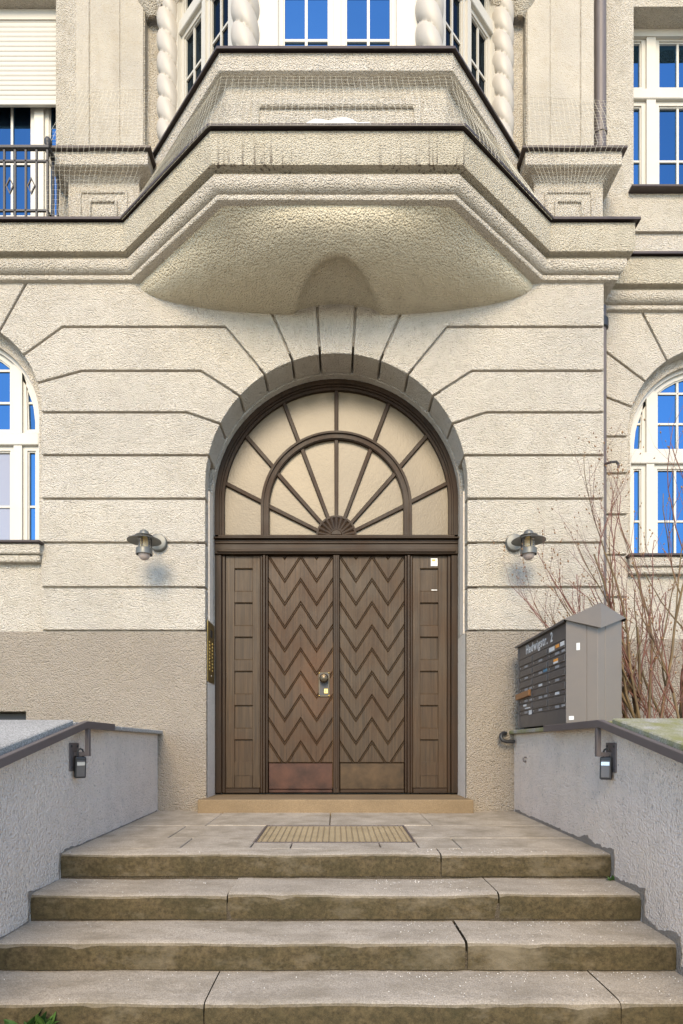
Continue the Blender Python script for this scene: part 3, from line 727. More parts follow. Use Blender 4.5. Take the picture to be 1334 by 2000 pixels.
# ------------------------------------------------------------------ doorway joinery
def ZD(py): return EYE + (1460-py)/204.5
zt0, zt1, zb = ZD(1085), ZD(1048), ZD(1549)
yd = YD
fan = MB()
def stp(r): return [(r, zt1)] + arc(0, HS, r, 0, 180, 56) + [(-r, zt1)]
fl = MB().ring(stp(1.158), stp(1.112), yd-.045, yd+.06, False).build('fanlight', 'wood_frame', bld, smooth=.5)
MB().ring(stp(1.112), stp(1.096), yd-.028, yd+.06, False).build('arch_bead', 'wood_frame', fl, smooth=.5)
MB().ring(stp(1.096), stp(1.070), yd-.012, yd+.06, False).build('arch_bead', 'wood_frame', fl, smooth=.5)
HM = Z(2.300)
def stm(r, b=None): return [(r, zt1)] + arc(0, HM, r, 0, 180, 48) + [(-r, zt1)]
MB().ring(stm(.721), stm(.640), yd-.012, yd+.06, False).build('inner_arch', 'wood_frame', fl, smooth=.5)
MB().ring(stm(.712), stm(.694), yd-.028, yd+.0, False).build('arch_bead', 'wood_frame', fl, smooth=.5)
MB().ring(stm(.668), stm(.646), yd-.022, yd+.0, False).build('arch_bead', 'wood_frame', fl, smooth=.5)
FC = (0, Z(1.985))
def ray(th, r, zc):
    c, s_ = math.cos(R_(th)), math.sin(R_(th))
    if abs(c) > 1e-6:
        k = r/abs(c); z = FC[1]+k*s_
        if z <= zc: return (math.copysign(r, c), z)
    dz = FC[1]-zc; b_ = s_*dz; k = -b_+math.sqrt(b_*b_-dz*dz+r*r)
    return (c*k, FC[1]+s_*k)
def raym(th): return ray(th, .68, HM)
def rayo(th): return ray(th, 1.085, HS)
angs = [0, 27, 49, 69, 90, 111, 131, 153, 180]
angi = [0, 26.5, 48.5, 69.3, 90, 110.7, 131.5, 153.5, 180]
for i in range(8):
    a0, a1 = angs[i], angs[i+1]; n = 10
    th = [a0+(a1-a0)*k/n for k in range(n+1)]
    poly = [raym(t) for t in th] + [rayo(t) for t in th[::-1]]
    MB().prism([(x, max(z, zt1-.01)) for x, z in poly], yd+.022+.0006*i, yd+.03).build('pane', 'fan_glass', fl)
    b0, b1 = angi[i], angi[i+1]; th = [b0+(b1-b0)*k/n for k in range(n+1)]
    poly = [(FC[0]+.12*math.cos(R_(t)), FC[1]+.12*math.sin(R_(t))) for t in th] + [raym(t) for t in th[::-1]]
    MB().prism([(x, max(z, zt1-.01)) for x, z in poly], yd+.024+.0006*i, yd+.03).build('pane', 'fan_glass', fl)
def radial(th, r0, p1, w0, w1, y):
    c, s_ = math.cos(R_(th)), math.sin(R_(th)); p0 = (FC[0]+c*r0, FC[1]+s_*r0)
    MB().prism([(p0[0]-s_*w0, p0[1]+c*w0), (p0[0]+s_*w0, p0[1]-c*w0), (p1[0]+s_*w1, p1[1]-c*w1), (p1[0]-s_*w1, p1[1]+c*w1)], y, yd+.04).build('radial_bar', 'wood_frame', fl, bevel=.005)
for t in angs[1:-1]:
    a, b = raym(t), rayo(t); r0 = math.hypot(a[0]-FC[0], a[1]-FC[1]); radial(t, r0, b, .019, .019, yd-.004)
for t in angi[1:-1]: radial(t, .15, ray(t, .655, HM), .017, .020, yd-.002)
# fluted half rosette
vs = []; fs = []; NA, NR = 88, 4
for i in range(NA+1):
    a = math.pi*i/NA; rib = abs(math.sin(a*11/2*2/2*1.0*2))
    for j in range(NR+1):
        r = .05+.13*j/NR; d = .012+.016*rib*(j/NR)
        vs.append((-r*math.cos(a), yd-.006-d, zt1+r*math.sin(a)))
for i in range(NA):
    for j in range(NR): q = i*(NR+1)+j; fs.append((q, q+1, q+NR+2, q+NR+1))
MB().add(vs, fs).build('rosette', 'wood_frame', fl)
hb_ = arc(0, zt1, .192, 0, 180, 30); hi_ = arc(0, zt1, .174, 0, 180, 30)
MB().ring(hb_, hi_, yd-.03, yd+.02, False).build('rosette_rim', 'wood_frame', fl, smooth=.5)
MB().prism(arc(0, zt1, .185, 0, 180, 30), yd-.004, yd+.02).build('rosette_back', 'wood_frame', fl)
MB().prism(arc(0, zt1, .055, 0, 180, 16), yd-.04, yd).build('rosette_heart', 'wood_frame', fl, bevel=.008)

# transom beam
tb = bx('transom_beam', 'wood_rail', bld, -1.157, 1.157, yd-.05, yd+.08, zt0, zt1-.045, .005)
bx('transom_ledge', 'wood_rail', tb, -1.165, 1.165, yd-.085, yd+.06, zt1-.044, zt1-.028, .004)
bx('transom_ledge', 'wood_rail', tb, -1.12, 1.12, yd-.065, yd+.05, zt1-.027, zt1-.004, .006)
bx('transom_bead', 'wood_rail', tb, -1.15, 1.15, yd-.062, yd, zt1-.088, zt1-.066, .006)
bx('transom_bead', 'wood_rail', tb, -1.13, 1.13, yd-.066, yd, zt0+.012, zt0+.036, .008)
# jambs and strips
for s in (-1, 1):
    for x0, x1, y in ((1.092, 1.157, yd-.03), (1.058, 1.090, yd-.012)):
        a, b = sorted((s*x0, s*x1)); bx('door_jamb', 'wood_frame', bld, a, b, y, yd+.08, zb, zt0-.002, .006)
    for x0, x1, y in ((.650, .672, yd-.022), (.674, .700, yd-.035), (.702, .726, yd-.018)):
        a, b = sorted((s*x0, s*x1)); bx('door_post', 'wood_frame', bld, a, b, y, yd+.08, zb+.002, zt0-.002, .006)
    # fixed side panel with six sunk squares
    x0, x1 = sorted((s*.728, s*1.056)); q0, q1 = sorted((s*.80, s*.972))
    sp = bx('side_panel', 'wood', bld, x0, x1, yd+.022, yd+.05, zb, zt0-.002)
    bx('stile', 'wood', sp, x0, q0, yd, yd+.03, zb+.05, zt0-.002, .003); bx('stile', 'wood', sp, q1, x1, yd, yd+.03, zb+.05, zt0-.002, .003)
    zs = [Z(1.707)-.327*i for i in range(6)]; prev = zt0-.002
    for z in zs:
        bx('panel_rail', 'wood', sp, q0+.0002, q1-.0002, yd+.0004, yd+.0205, z, prev, .008)
        bx('sunk_panel', 'wood', sp, q0-.01, q1+.01, yd+.0205, yd+.0215, z-.215, z+.005); prev = z-.21
    bx('panel_rail', 'wood', sp, q0+.0002, q1-.0002, yd+.0004, yd+.0205, prev-.13, prev)
    bx('sunk_panel', 'wood', sp, q0+.003, q1-.003, yd+.006, yd+.0205, zb+.052, prev-.132)
    bx('bottom_rail', 'wood_rail', sp, x0, x1, yd-.022, yd+.03, zb, zb+.048, .006)
bx('astragal', 'wood_frame', bld, -.032, .030, yd-.035, yd+.05, zb+.002, zt0-.002, .007)
bx('astragal_bead', 'wood_frame', bld, -.012, .010, yd-.045, yd-.02, zb+.05, zt0-.01, .004)
# door leaves with chevron boards
ztop = zt0-.004; zk = Z(-.147)
for s in (-1, 1):
    x0, x1 = (-.646, -.036) if s < 0 else (.034, .646)
    leaf = bx('door_leaf', 'wood_frame', bld, x0, x1, yd+.02, yd+.06, zb+.004, ztop)
    cwid = (x1-x0)/4; amp = .236; per = .2215; gp = .0075
    for k in range(-1, 12):
        zl = ztop-.006-per*k            # upper edge at the high points
        beads = MB(); any_b = False
        for c in range(4):
            xa, xb = x0+cwid*c+.0003, x0+cwid*(c+1)-.0003
            da, db = (0, -amp) if c % 2 == 0 else (-amp, 0)
            poly = [(xa, zl+da-gp), (xb, zl+db-gp), (xb, zl+db-per+gp), (xa, zl+da-per+gp)]
            poly = clip_z(clip_z(poly, ztop, True), zk, False) if poly else poly
            if len(poly) > 2:
                ar = abs(sum(poly[i][0]*poly[(i+1) % len(poly)][1]-poly[(i+1) % len(poly)][0]*poly[i][1] for i in range(len(poly))))/2
                if ar > .0006: MB().prism(poly, yd, yd+.025).build('chevron_board', 'wood_left' if s < 0 else 'wood', leaf, bevel=.009, flt=lambda e: abs(e.verts[0].co.x-e.verts[1].co.x) > .01)
            pb = [(xa-.0008, zl+da+.0035), (xb+.0008, zl+db+.0035), (xb+.0008, zl+db-.0035), (xa-.0008, zl+da-.0035)]
            pb = clip_z(clip_z(pb, ztop, True), zk, False)
            if len(pb) > 2: beads.prism(pb, yd-.0015, yd+.022); any_b = True
        if any_b: beads.build('chevron_bead', 'wood_left' if s < 0 else 'wood', leaf)
    kp = bx('kick_plate', 'copper' if s < 0 else 'brassy', leaf, x0+.002, x1-.002, yd-.006, yd+.021, ZD(1541), zk-.003, .003)
    tag(kp, 'reddish copper kick plate' if s < 0 else 'brown brass kick plate')
    bx('weather_bar', 'copper' if s < 0 else 'wood_rail', leaf, x0+.002, x1-.002, yd-.028, yd+.02, zb+.006, ZD(1541)-.003, .005)
    if s < 0:
        bx('worn_edge', 'wood_worn', leaf, x1+.001, x1+.0035, yd-.004, yd+.03, zb+.05, Z(1.0))
        tag(leaf, 'left door leaf with knob and worn orange edge')
        # knob and escutcheon
        ex, ez = (633-657)/204.5, ZD(1337)
        es = bx('escutcheon', 'bronze', leaf, ex-.054, ex+.054, yd-.012, yd+.0, ez-.118, ez+.118, .003)
        bx('escutcheon_inset', 'iron', leaf, ex-.042, ex+.042, yd-.0145, yd-.011, ez-.104, ez+.104)
        MB().lathe([(0, .085), (.022, .084), (.037, .074), (.044, .056), (.041, .038), (.028, .022), (.018, .014), (.018, 0)], (ex, yd-.012, ez+.052), 24, 'y').build('door_knob', 'bronze', leaf, smooth=True)
        MB().lathe([(.030, .0), (.031, .012), (.024, .014)], (ex, yd-.085, ez+.052), 20, 'y').build('knob_boss', 'bronze', leaf, smooth=.5)
        bx('lock_plate', 'brass', leaf, ex-.002, ex+.038, yd-.022, yd-.013, ez-.088, ez-.040, .003)
        bx('keyhole', 'black', leaf, ex+.013, ex+.020, yd-.0235, yd-.0215, ez-.076, ez-.056)
        for dx in (-.046, .046):
            for dz in (-.108, .108): MB().lathe([(0, .008), (.006, .007), (.009, .001), (.009, -.002)], (ex+dx, yd-.012, ez+dz), 12, 'y').build('screw', 'brass', leaf, smooth=True)
    else: tag(leaf, 'right door leaf with brown kick plate')
# threshold stone
MB().box(-1.20, 1.187, 5.17, yd+.1, Z(-.60), Z(-.449)).build('threshold_stone', 'thresh', bld, bevel=.012, seg=2)

# ------------------------------------------------------------------ landing and steps
def zl(y): return Z(-.565 - (5.2-y)*.0275)
land = MB().add([(-1.62, 5.36, zl(5.36)-.03), (1.62, 5.36, zl(5.36)-.03), (1.62, 3.5, zl(3.5)-.03), (-1.62, 3.5, zl(3.5)-.03)], [(3, 2, 1, 0)]).build('landing', 'mortar'); tag(land, kind='structure')
def slab(x0, x1, y0, y1):
    e = .004; dz = random.uniform(-.003, .003); m = MB()
    vs = [(x, y, zl(y)+dz) for x, y in ((x0+e, y0+e), (x1-e, y0+e), (x1-e, y1-e), (x0+e, y1-e))]
    m.add([(x, y, z-.05) for x, y, z in vs]+vs, [(0,3,2,1),(4,5,6,7),(0,1,5,4),(1,2,6,5),(2,3,7,6),(3,0,4,7)])
    m.build('paving_slab', 'slab', land, bevel=.004)
MX0, MX1, MY0, MY1 = -.525, .505, 3.80, 4.49
for x0, x1, y0, y1 in ((-1.6, -.98, 4.49, 5.34), (-.98, -.05, 4.49, 5.34), (-.05, .72, 4.49, 5.34), (.72, 1.6, 4.49, 5.34),
                       (-1.6, -1.12, 3.98, 4.49), (-1.12, MX0, 3.98, 4.49), (MX1, 1.6, 3.98, 4.49),
                       (-1.6, -.95, 3.62, 3.98), (-.95, MX0, 3.62, 3.98), (MX1, .76, 3.62, 3.98), (.76, 1.6, 3.62, 3.98),
                       (MX0, -.28, 3.62, 3.80), (-.28, .27, 3.62, 3.80), (.27, MX1, 3.62, 3.80)): slab(x0, x1, y0, y1)
def worn_block(name, x0, x1, yf, ybk, zt, zbm, parent, seed):
    n = max(4, int((x1-x0)/.035)); vs = []; fs = []
    for i in range(n+1):
        x = x0+(x1-x0)*i/n
        e = min(1, min(x-x0, x1-x)/.05+.0)                # corners knocked off at the joints
        c = (1-e)**3*.007
        a = mnoise.noise((x*2.1, seed*3.7, 0)); b = mnoise.noise((x*9, seed*5.1, 2)); d = mnoise.noise((x*26, seed, 5))
        nose = .012+.010*max(0, b)+.004*max(0, d)*2+c; sag = .007*a+.003*b; fy = .007*a+.006*b+.003*d
        chip = .022*max(0, mnoise.noise((x*5.5, seed*9.3, 8))-.42)*2
        nose += chip
        zz, yy = zt+sag, yf+fy+c
        prof_ = [(ybk, zbm), (ybk, zz+.004), ((yf+ybk)/2, zz+.002+.002*d), (yy+.06, zz-.001), (yy+nose*1.2, zz-nose*.12), (yy+nose*.35, zz-nose*.45), (yy+.001, zz-nose*1.2), (yy+.004*b, (zt+zbm)/2+.01), (yy+.006+.005*d, zbm)]
        vs += [(x, p, q) for p, q in prof_]
    m = len(prof_)
    for i in range(n):
        for j in range(m): fs.append((i*m+j, i*m+(j+1) % m, (i+1)*m+(j+1) % m, (i+1)*m+j))
    fs += [tuple(range(m)), tuple(range((n+1)*m-1, n*m-1, -1))]
    return MB().add(vs, fs).build(name, 'step', parent, smooth=.7)
steps = thing('entrance_steps', 'worn stone steps with mossy risers leading up to the landing', 'steps', (0, 2.2, 0))
def XS(px, y): return (px-657)*y/1170
SX = (-1.60, 1.595)
SP = [(3.435, -.612, (862,), .0035), (3.094, -.760, (443, 976), .003), (2.776, -.904, (912,), .006), (2.45, -1.042, (398, 1215), .003), (2.12, -1.182, (700,), .005)]
for k, (yf, h, js, gp) in enumerate(SP):
    xs = [SX[0]] + [XS(j, yf) for j in js] + [SX[1]]
    if k >= 3: xs[0] -= .0; 
    for i in range(len(xs)-1):
        o = worn_block('step_block', xs[i]+(gp if i else 0), xs[i+1]-(gp if i < len(xs)-2 else 0), yf + random.uniform(-.004, .004), yf+(.185 if k == 0 else .40), Z(h)+random.uniform(-.002, .003), Z(h)-.128 if k < 4 else 0, steps, k*7+i)
# bedding course under the blocks
for k, (yf, h, js, gp) in enumerate(SP):
    nh = SP[k+1][1] if k < 4 else -EYE
    MB().box(SX[0], SX[1], yf+.018, yf+(.19 if k == 0 else .40), Z(nh)-.02, Z(h)-.05).build('mortar_bed', 'joint', steps)

# grit on the treads
gr = MB()
for i in range(620):
    k = random.choice((0, 1, 1, 2, 2, 3, 3)); yf, h = SP[k][:2]
    x = random.uniform(.2, 1.55) if random.random() < .62 else random.uniform(-1.55, 1.55)
    y = yf + (random.uniform(.01, .31) if random.random() < .5 else random.uniform(.24, .325)); z = Z(h)+.003
    if k == 0: y = yf+random.uniform(.02, .17)
    r = random.uniform(.0012, .0036)
    a = random.uniform(0, 6.3)
    gr.add([(x+r*math.cos(a), y+r*math.sin(a), z), (x+r*math.cos(a+2.1), y+r*math.sin(a+2.1), z), (x+r*math.cos(a+4.2), y+r*math.sin(a+4.2), z), (x, y, z+r*1.3)], [(0, 1, 3), (1, 2, 3), (2, 0, 3), (0, 2, 1)])
tag(gr.build('grit', 'grit'), 'white grit scattered over the stone steps', 'grit', kind='stuff')

# floor grating
mt = thing('floor_grating', 'beige metal grating mat sunk in the landing before the door', 'mat', (0, 4.15, zl(4.15)))
def slopebox(m, x0, x1, y0, y1, dz0, dz1):
    vs = [(x, y, zl(y)+dz0) for x, y in ((x0, y0), (x1, y0), (x1, y1), (x0, y1))] + [(x, y, zl(y)+dz1) for x, y in ((x0, y0), (x1, y0), (x1, y1), (x0, y1))]
    return m.add(vs, [(0,3,2,1),(4,5,6,7),(0,1,5,4),(1,2,6,5),(2,3,7,6),(3,0,4,7)])
slopebox(MB(), MX0, MX1, MY0, MY1, -.028, -.022).build('well', 'matbase', mt)
fr = MB(); e = .014
for a in ((MX0, MX1, MY0, MY0+e), (MX0, MX1, MY1-e, MY1), (MX0, MX0+e, MY0+e, MY1-e), (MX1-e, MX1, MY0+e, MY1-e)): slopebox(fr, *a, -.02, .003)
fr.build('frame', 'rail', mt)
n = 26
for i in range(1, n):
    x = MX0+(MX1-MX0)*i/n; slopebox(MB(), x-.004, x+.004, MY0+e, MY1-e, -.02, 0).build('grating_bar', 'mat', mt)
for i in range(1, 18):
    y = MY0+(MY1-MY0)*i/18; slopebox(MB(), MX0+e, MX1-e, y-.004, y+.004, -.019, -.001).build('cross_bar', 'mat', mt)

# ------------------------------------------------------------------ side walls, copings, handrails, key safes
def htop(y, yk): return .118 if y >= yk else .118-(yk-y)*.215
for s in (-1, 1):
    yk = 3.52 if s < 0 else 3.34; xi = 1.588 if s < 0 else 1.58
    side = 'left' if s < 0 else 'right'
    t = thing('stair_wall', 'grey rendered wall flanking the steps, left side, with plain granite coping' if s < 0 else 'grey rendered wall flanking the steps, under the letterboxes, with mossy coping', 'wall', (s*1.8, 3.6, 0), 'walls flanking the steps')
    poly = [(5.335, 0), (5.335, Z(.118)), (yk, Z(.118)), (1.35, Z(htop(1.35, yk))), (1.35, 0)]
    a, b = sorted((s*xi, s*(xi+.42))); MB().prism_x(poly, a, b).build('wall_body', 'lilac', t)
    gm = 'granite' if s < 0 else 'granite_moss'
    a, b = sorted((s*(xi-.045), s*(xi+.45)))
    ys = [yk+.02, 4.30, 5.33] 
    for i in range(2):
        bx('coping_slab', gm, t, a, b, ys[i]+.002, ys[i+1]-.002, Z(.119), Z(.150), .005)
    a, b = sorted((s*(xi-.045), s*(xi+.62)))
    cut = [yk, yk-.95, 1.33]
    for i in range(2):
        ya, yc = cut[i]-.003, cut[i+1]+.003
        MB().prism_x([(ya, Z(htop(ya, yk))+.002), (ya, Z(htop(ya, yk))+.046), (yc, Z(htop(yc, yk))+.046), (yc, Z(htop(yc, yk))+.002)], a, b).build('coping_slab', gm, t, bevel=.006)
    # rough mortar skirt where steps meet the wall
    prof_t = [(5.3, zl(5.3)), (3.45, zl(3.45))]
    for k in range(5):
        yf, h = SP[k][:2]; prof_t += [(yf, Z(h)), (yf, Z(SP[k+1][1] if k < 4 else -EYE))]
    up = []; lowp = []
    for (ya, za), (yb_, zb_) in zip(prof_t[:-1], prof_t[1:]):
        L = math.hypot(yb_-ya, zb_-za); n = max(2, int(L/.02))
        for i in range(n):
            y, z = ya+(yb_-ya)*i/n, za+(zb_-za)*i/n
            nz = mnoise.noise((y*8, z*8, s*4)); w = (.022 if s < 0 else .040)+.035*nz+.02*mnoise.noise((y*30, z*30, s))
            if s < 0: w *= .55
            if y > 3.9: w *= .5
            w = max(.006, w); d = .0 if abs(zb_-za) < abs(yb_-ya) else w*.8
            up.append((y-d*0-(w*.75), z+w*.85)); lowp.append((y, z-.03))
    vs = []; fs = []; x = s*(xi-.004)
    for (a, b), (c, d) in zip(up, lowp): vs += [(x, a, b), (x, c, d), (s*(xi+.02), a, b)]
    for i in range(len(up)-1): fs += [(3*i, 3*i+1, 3*i+4, 3*i+3), (3*i, 3*i+3, 3*i+5, 3*i+2)]
    MB().add(vs, fs).build('mortar_skirt', 'mortar', t)
    # handrail
    hr = thing('handrail', 'grey flat-bar handrail on the left wall with short level end' if s < 0 else 'grey flat-bar handrail below the letterboxes on the right wall', 'handrail', (s*1.5, 3.6, Z(.1)), 'handrails of the steps')
    xr = 1.500; ykr = yk+.06
    def rz(y): return Z(.158) if y >= ykr else Z(.158)-(ykr-y)*.222
    yend = 4.02 if s < 0 else 4.30; th = .045
    poly = [(yend, rz(yend)), (ykr, rz(ykr)), (1.45, rz(1.45)), (1.45, rz(1.45)-th), (ykr-.005, rz(ykr)-th), (yend, rz(yend)-th)]
    a, b = sorted((s*(xr-.016), s*(xr+.016))); MB().prism_x(poly, a, b).build('rail', 'rail', hr, bevel=.003)
    for yb_ in ((ykr+.035), 1.9):
        zr = rz(yb_)-th
        bx('bracket_post', 'rail', hr, *sorted((s*(xr-.013), s*(xr+.013))), yb_-.014, yb_+.014, zr-.165, zr+.005, .002)
        bx('bracket_arm', 'rail', hr, *sorted((s*(xr+.0131), s*(xi-.006))), yb_-.012, yb_+.012, zr-.165, zr-.140, .002)
        bx('wall_plate', 'rail', hr, *sorted((s*(xi-.008), s*(xi+.0))), yb_-.062, yb_+.062, zr-.255, zr-.085, .002)
        for dy in (-.042, .042):
            for dz in (-.105, -.232): MB().lathe([(0, .006), (.007, .005), (.009, 0)], (0, 0, 0), 10, 'y').build('bolt', 'iron', hr).matrix_basis = __import__('mathutils').Matrix.Translation((s*(xi-.008)-0, yb_+dy, zr+dz)) @ __import__('mathutils').Matrix.Rotation(-s*math.pi/2, 4, 'Z')
    for ch in hr.children:
        if ch.name.startswith('bolt'): ch.matrix_parent_inverse = wmat(hr).inverted()
    # key safe hanging from the bracket
    yb_ = ykr+.035; zr = rz(yb_)-th-.15; xk_ = s*(xr+.045)
    ks = thing('key_safe', 'black key safe padlocked to the left handrail bracket' if s < 0 else 'black key safe padlocked to the bracket below the letterboxes', 'key safe', (xk_, yb_-.03, zr-.15), 'key safes on the handrails')
    m = MB().box(-.020, .020, -.032, .032, -.072, .058); kb_ = m.build('body', 'black', None, bevel=.008, seg=2)
    cv = MB().box(-.013, .013, -.026, .026, -.064, .038); cb_ = cv.build('dial_cover', 'sheet_dark', None, bevel=.004)
    st_ = MB().tube([(0, -.016, .05), (0, -.016, .085), (0, -.011, .100), (0, 0, .106), (0, .011, .100), (0, .016, .085), (0, .016, .05)], .0055, 8).build('shackle', 'black', None, smooth=.6)
    wl = MB().box(-.004, .004, -.022, .022, -.008, .012).build('code_window', 'steel', None)
    from mathutils import Matrix
    base = Matrix.Translation((xk_, yb_-.004, zr-.075)) @ Matrix.Rotation(R_(55*s), 4, 'Z') @ Matrix.Rotation(R_(6), 4, 'Y')
    off = -s
    for o, tr in ((kb_, (0, 0, 0)), (cb_, (off*.009, 0, 0)), (st_, (0, 0, 0)), (wl, (off*.022, 0, .015))):
        attach(o, ks); o.matrix_basis = base @ Matrix.Translation(tr)

# cable bend at the far end of the right coping, and a hook in the wall
c = MB().tube([(1.50, 5.30, Z(.125)), (1.47, 5.28, Z(.128)), (1.448, 5.26, Z(.115)), (1.442, 5.25, Z(.09)), (1.455, 5.24, Z(.062)), (1.49, 5.24, Z(.052)), (1.56, 5.25, Z(.052))], .017, 10).build('cable_conduit', 'black', smooth=.8)
tag(c, 'black cable bend at the far end of the right coping', 'cable')
c = MB().tube([(1.585, 4.98, Z(-.082)), (1.560, 4.98, Z(-.082)), (1.553, 4.98, Z(-.095)), (1.556, 4.975, Z(-.115)), (1.566, 4.97, Z(-.122)), (1.572, 4.97, Z(-.11))], .006, 8).build('wall_hook', 'rail', smooth=.8)
tag(c, 'small grey metal hook on the right stair wall', 'hook')

# ------------------------------------------------------------------ letterboxes
X0, X1, XC = 1.555, 1.925, 1.715
Y0, Y1, YC = 4.06, 5.14, 3.93
lb = thing('letterbox_unit', 'grey sheet metal letterbox unit lettered Hedwigstr. 2 on the right coping', 'letterbox', (1.74, 4.6, Z(.15)))
zb0, ze, zr_ = Z(.166), Z(.866), Z(.940)
MB().prism_z([(X0+.012, Y1), (X0+.012, Y0+.02), (X1-.01, Y0+.02), (X1-.01, Y1)], zb0, ze).build('casing', 'sheet_dark', lb)
# folded near end in two leaves, each of two sheets
def upright(name, p, q, z0, z1, th, mat, par):
    p, q = Vector(p), Vector(q); t = (q-p).normalized(); nn = Vector((-t.y, t.x))*th
    return MB().prism_z([tuple(p), tuple(q), tuple(q+nn), tuple(p+nn)], z0, z1).build(name, mat, par, bevel=.0015)
L_, C_, R__ = Vector((X0, Y0)), Vector((XC, YC)), Vector((X1, Y0-.02))
for a, b, u0, u1 in ((L_, C_, 0, .66), (L_, C_, .665, 1), (C_, R__, 0.0, .30), (C_, R__, .31, 1)):
    upright('end_sheet', a.lerp(b, u0), a.lerp(b, u1), zb0, ze-.004, .012, 'sheet', lb)
MB().prism_z([tuple(L_+Vector((.012, .012))), tuple(C_+Vector((0, .014))), tuple(R__+Vector((-.01, .012))), (X1-.012, Y0+.03), (X0+.013, Y0+.03)], zb0+.004, ze-.006).build('end_core', 'sheet_dark', lb)
# roof: ridge along the unit, kite shaped folded gable at the near end
e = .02
Lp, Rp, Tp, Cp = (X0-e, Y0-.015, ze), (X1+e, Y0-.035, ze+.004), (XC, YC-.045, zr_), (XC, YC-.05, Z(.776))
Lb, Rb, Tb = (X0-e, Y1+.01, ze), (X1+e, Y1+.01, ze+.004), (XC, Y1+.01, zr_)
d = .012
vs = [Lp, Tp, Rp, Cp] + [(p[0], p[1]+d, p[2]) for p in (Lp, Tp, Rp, Cp)]
gv = vs; rf = MB().add(vs, [(0, 3, 1), (1, 3, 2), (4, 5, 7), (5, 6, 7), (0, 4, 7, 3), (3, 7, 6, 2), (0, 1, 5, 4), (1, 2, 6, 5)]).build('roof_gable', 'sheet', lb)
MB().add([Lp, Tp, Tb, Lb, (Lp[0], Lp[1], ze-.016), (Lb[0], Lb[1], ze-.016), (X0+.012, Y0, ze-.016), (X0+.012, Y1, ze-.016), Rp, Rb, (Rp[0], Rp[1], ze-.014), (Rb[0], Rb[1], ze-.014), (X1-.012, Y0, ze-.014), (X1-.012, Y1, ze-.014)],
         [(0, 1, 2, 3), (0, 3, 5, 4), (4, 5, 7, 6), (1, 8, 9, 2), (8, 10, 11, 9), (10, 12, 13, 11), (3, 2, 9)]).build('roof', 'sheet_dark', lb)
# front with name band, 3 x 5 boxes and blank foot
xf = X0+.011
def fpan(name, y0, y1, z0, z1, th, mat, par, bv=.0015, off=0.0): return bx(name, mat, par, xf-off-th, xf-off, y0, y1, z0, z1, bv)
hb0 = ze-.125
fpan('name_band', Y0+.012, Y1-.03, hb0, ze-.018, .006, 'sheet_dark', lb)
fpan('corner_post', Y1-.028, Y1, zb0, ze-.018, .011, 'sheet_dark', lb); fpan('foot_panel', Y0+.012, Y1-.03, zb0, zb0+.10, .006, 'sheet_dark', lb)
cols = 3; rows = 5; cw_ = (Y1-.03-Y0-.012)/cols; rh = (hb0-zb0-.10-.004)/rows
boxes = {}
for c_ in range(cols):
    for r_ in range(rows):
        ya, yb_ = Y1-.03-cw_*(c_+1)+.002, Y1-.03-cw_*c_-.002; zb_, za = hb0-.002-rh*r_-.0, hb0-.002-rh*(r_+1)+.004
        dr = fpan('letterbox_door', ya, yb_, za, zb_, .005, 'sheet_dark', lb); boxes[c_, r_] = (dr, ya, yb_, za, zb_)
        fpan('flap', ya+.012, yb_-.012, za+.042, zb_-.008, .005, 'sheet_dark', dr, .002, .0052)
        fpan('flap_lip', ya+.012, yb_-.012, za+.034, za+.042, .010, 'sheet_dark', dr, .002, .0052)
        lm = 'sign_white' if (c_, r_) in ((1, 2), (2, 3)) else 'label_grey'
        ym = ya+(yb_-ya)*.36
        fpan('name_plate', ym-.002, ym+.075, za+.008, za+.026, .002, lm, dr, 0, .0052)
        if random.random() < .75: fpan('name_plate', ya+.014, ya+.075, za+.010, za+.026, .002, random.choice(('label_grey', 'rail', 'label_grey')), dr, 0, .0052)
        MB().tube([(xf-.004, yb_-.03, za+.018), (xf-.0085, yb_-.03, za+.018)], .006, 10).build('lock', 'steel', dr)
def sticker(c_, r_, u0, u1, v0, v1, mat, lab=None):
    dr, ya, yb_, za, zb_ = boxes[c_, r_]
    L = yb_-ya; o = fpan('sticker', yb_-L*u1, yb_-L*u0, za+(zb_-za)*v0, za+(zb_-za)*v1, .0006, mat, dr, 0, .0104)
sticker(2, 0, .10, .42, .50, .84, 'sign_white'); sticker(2, 0, .48, .68, .60, .86, 'orange'); sticker(2, 0, .74, .95, .58, .90, 'sign_white')
sticker(2, 1, .36, .62, .42, .62, 'sign_white'); sticker(2, 1, .36, .62, .62, .82, 'orange')
sticker(0, 4, .36, .60, .74, .92, 'sign_white'); sticker(0, 4, .48, .88, .50, .60, 'sign_white')
dr, ya, yb_, za, zb_ = boxes[1, 1]; fpan('sticker', ya+.012, ya+.09, za+.01, za+.032, .001, 'blue_print', dr, 0, .0075)
dr, ya, yb_, za, zb_ = boxes[0, 4]; fpan('sticker', ya+.012, ya+.085, za-.006, za+.03, .001, 'sign_white', dr, 0, .0076)
upright('sticker', L_.lerp(C_, .34)+Vector((-.001, -.0012)), L_.lerp(C_, .45)+Vector((-.001, -.0012)), Z(.652), Z(.70), .0008, 'sign_white', lb)
upright('sticker', L_.lerp(C_, .10)+Vector((-.001, -.0012)), L_.lerp(C_, .26)+Vector((-.001, -.0012)), Z(.186), Z(.212), .0008, 'sign_white', lb)
for z in (zb0-.014,):
    for y in (Y0+.08, Y1-.1): bx('foot', 'iron', lb, X0+.03, X1-.03, y-.03, y+.03, Z(.1505), zb0, .002)
dr, ya, yb_, za, zb_ = boxes[0, 3]
ev = MB(); x_ = xf-.012
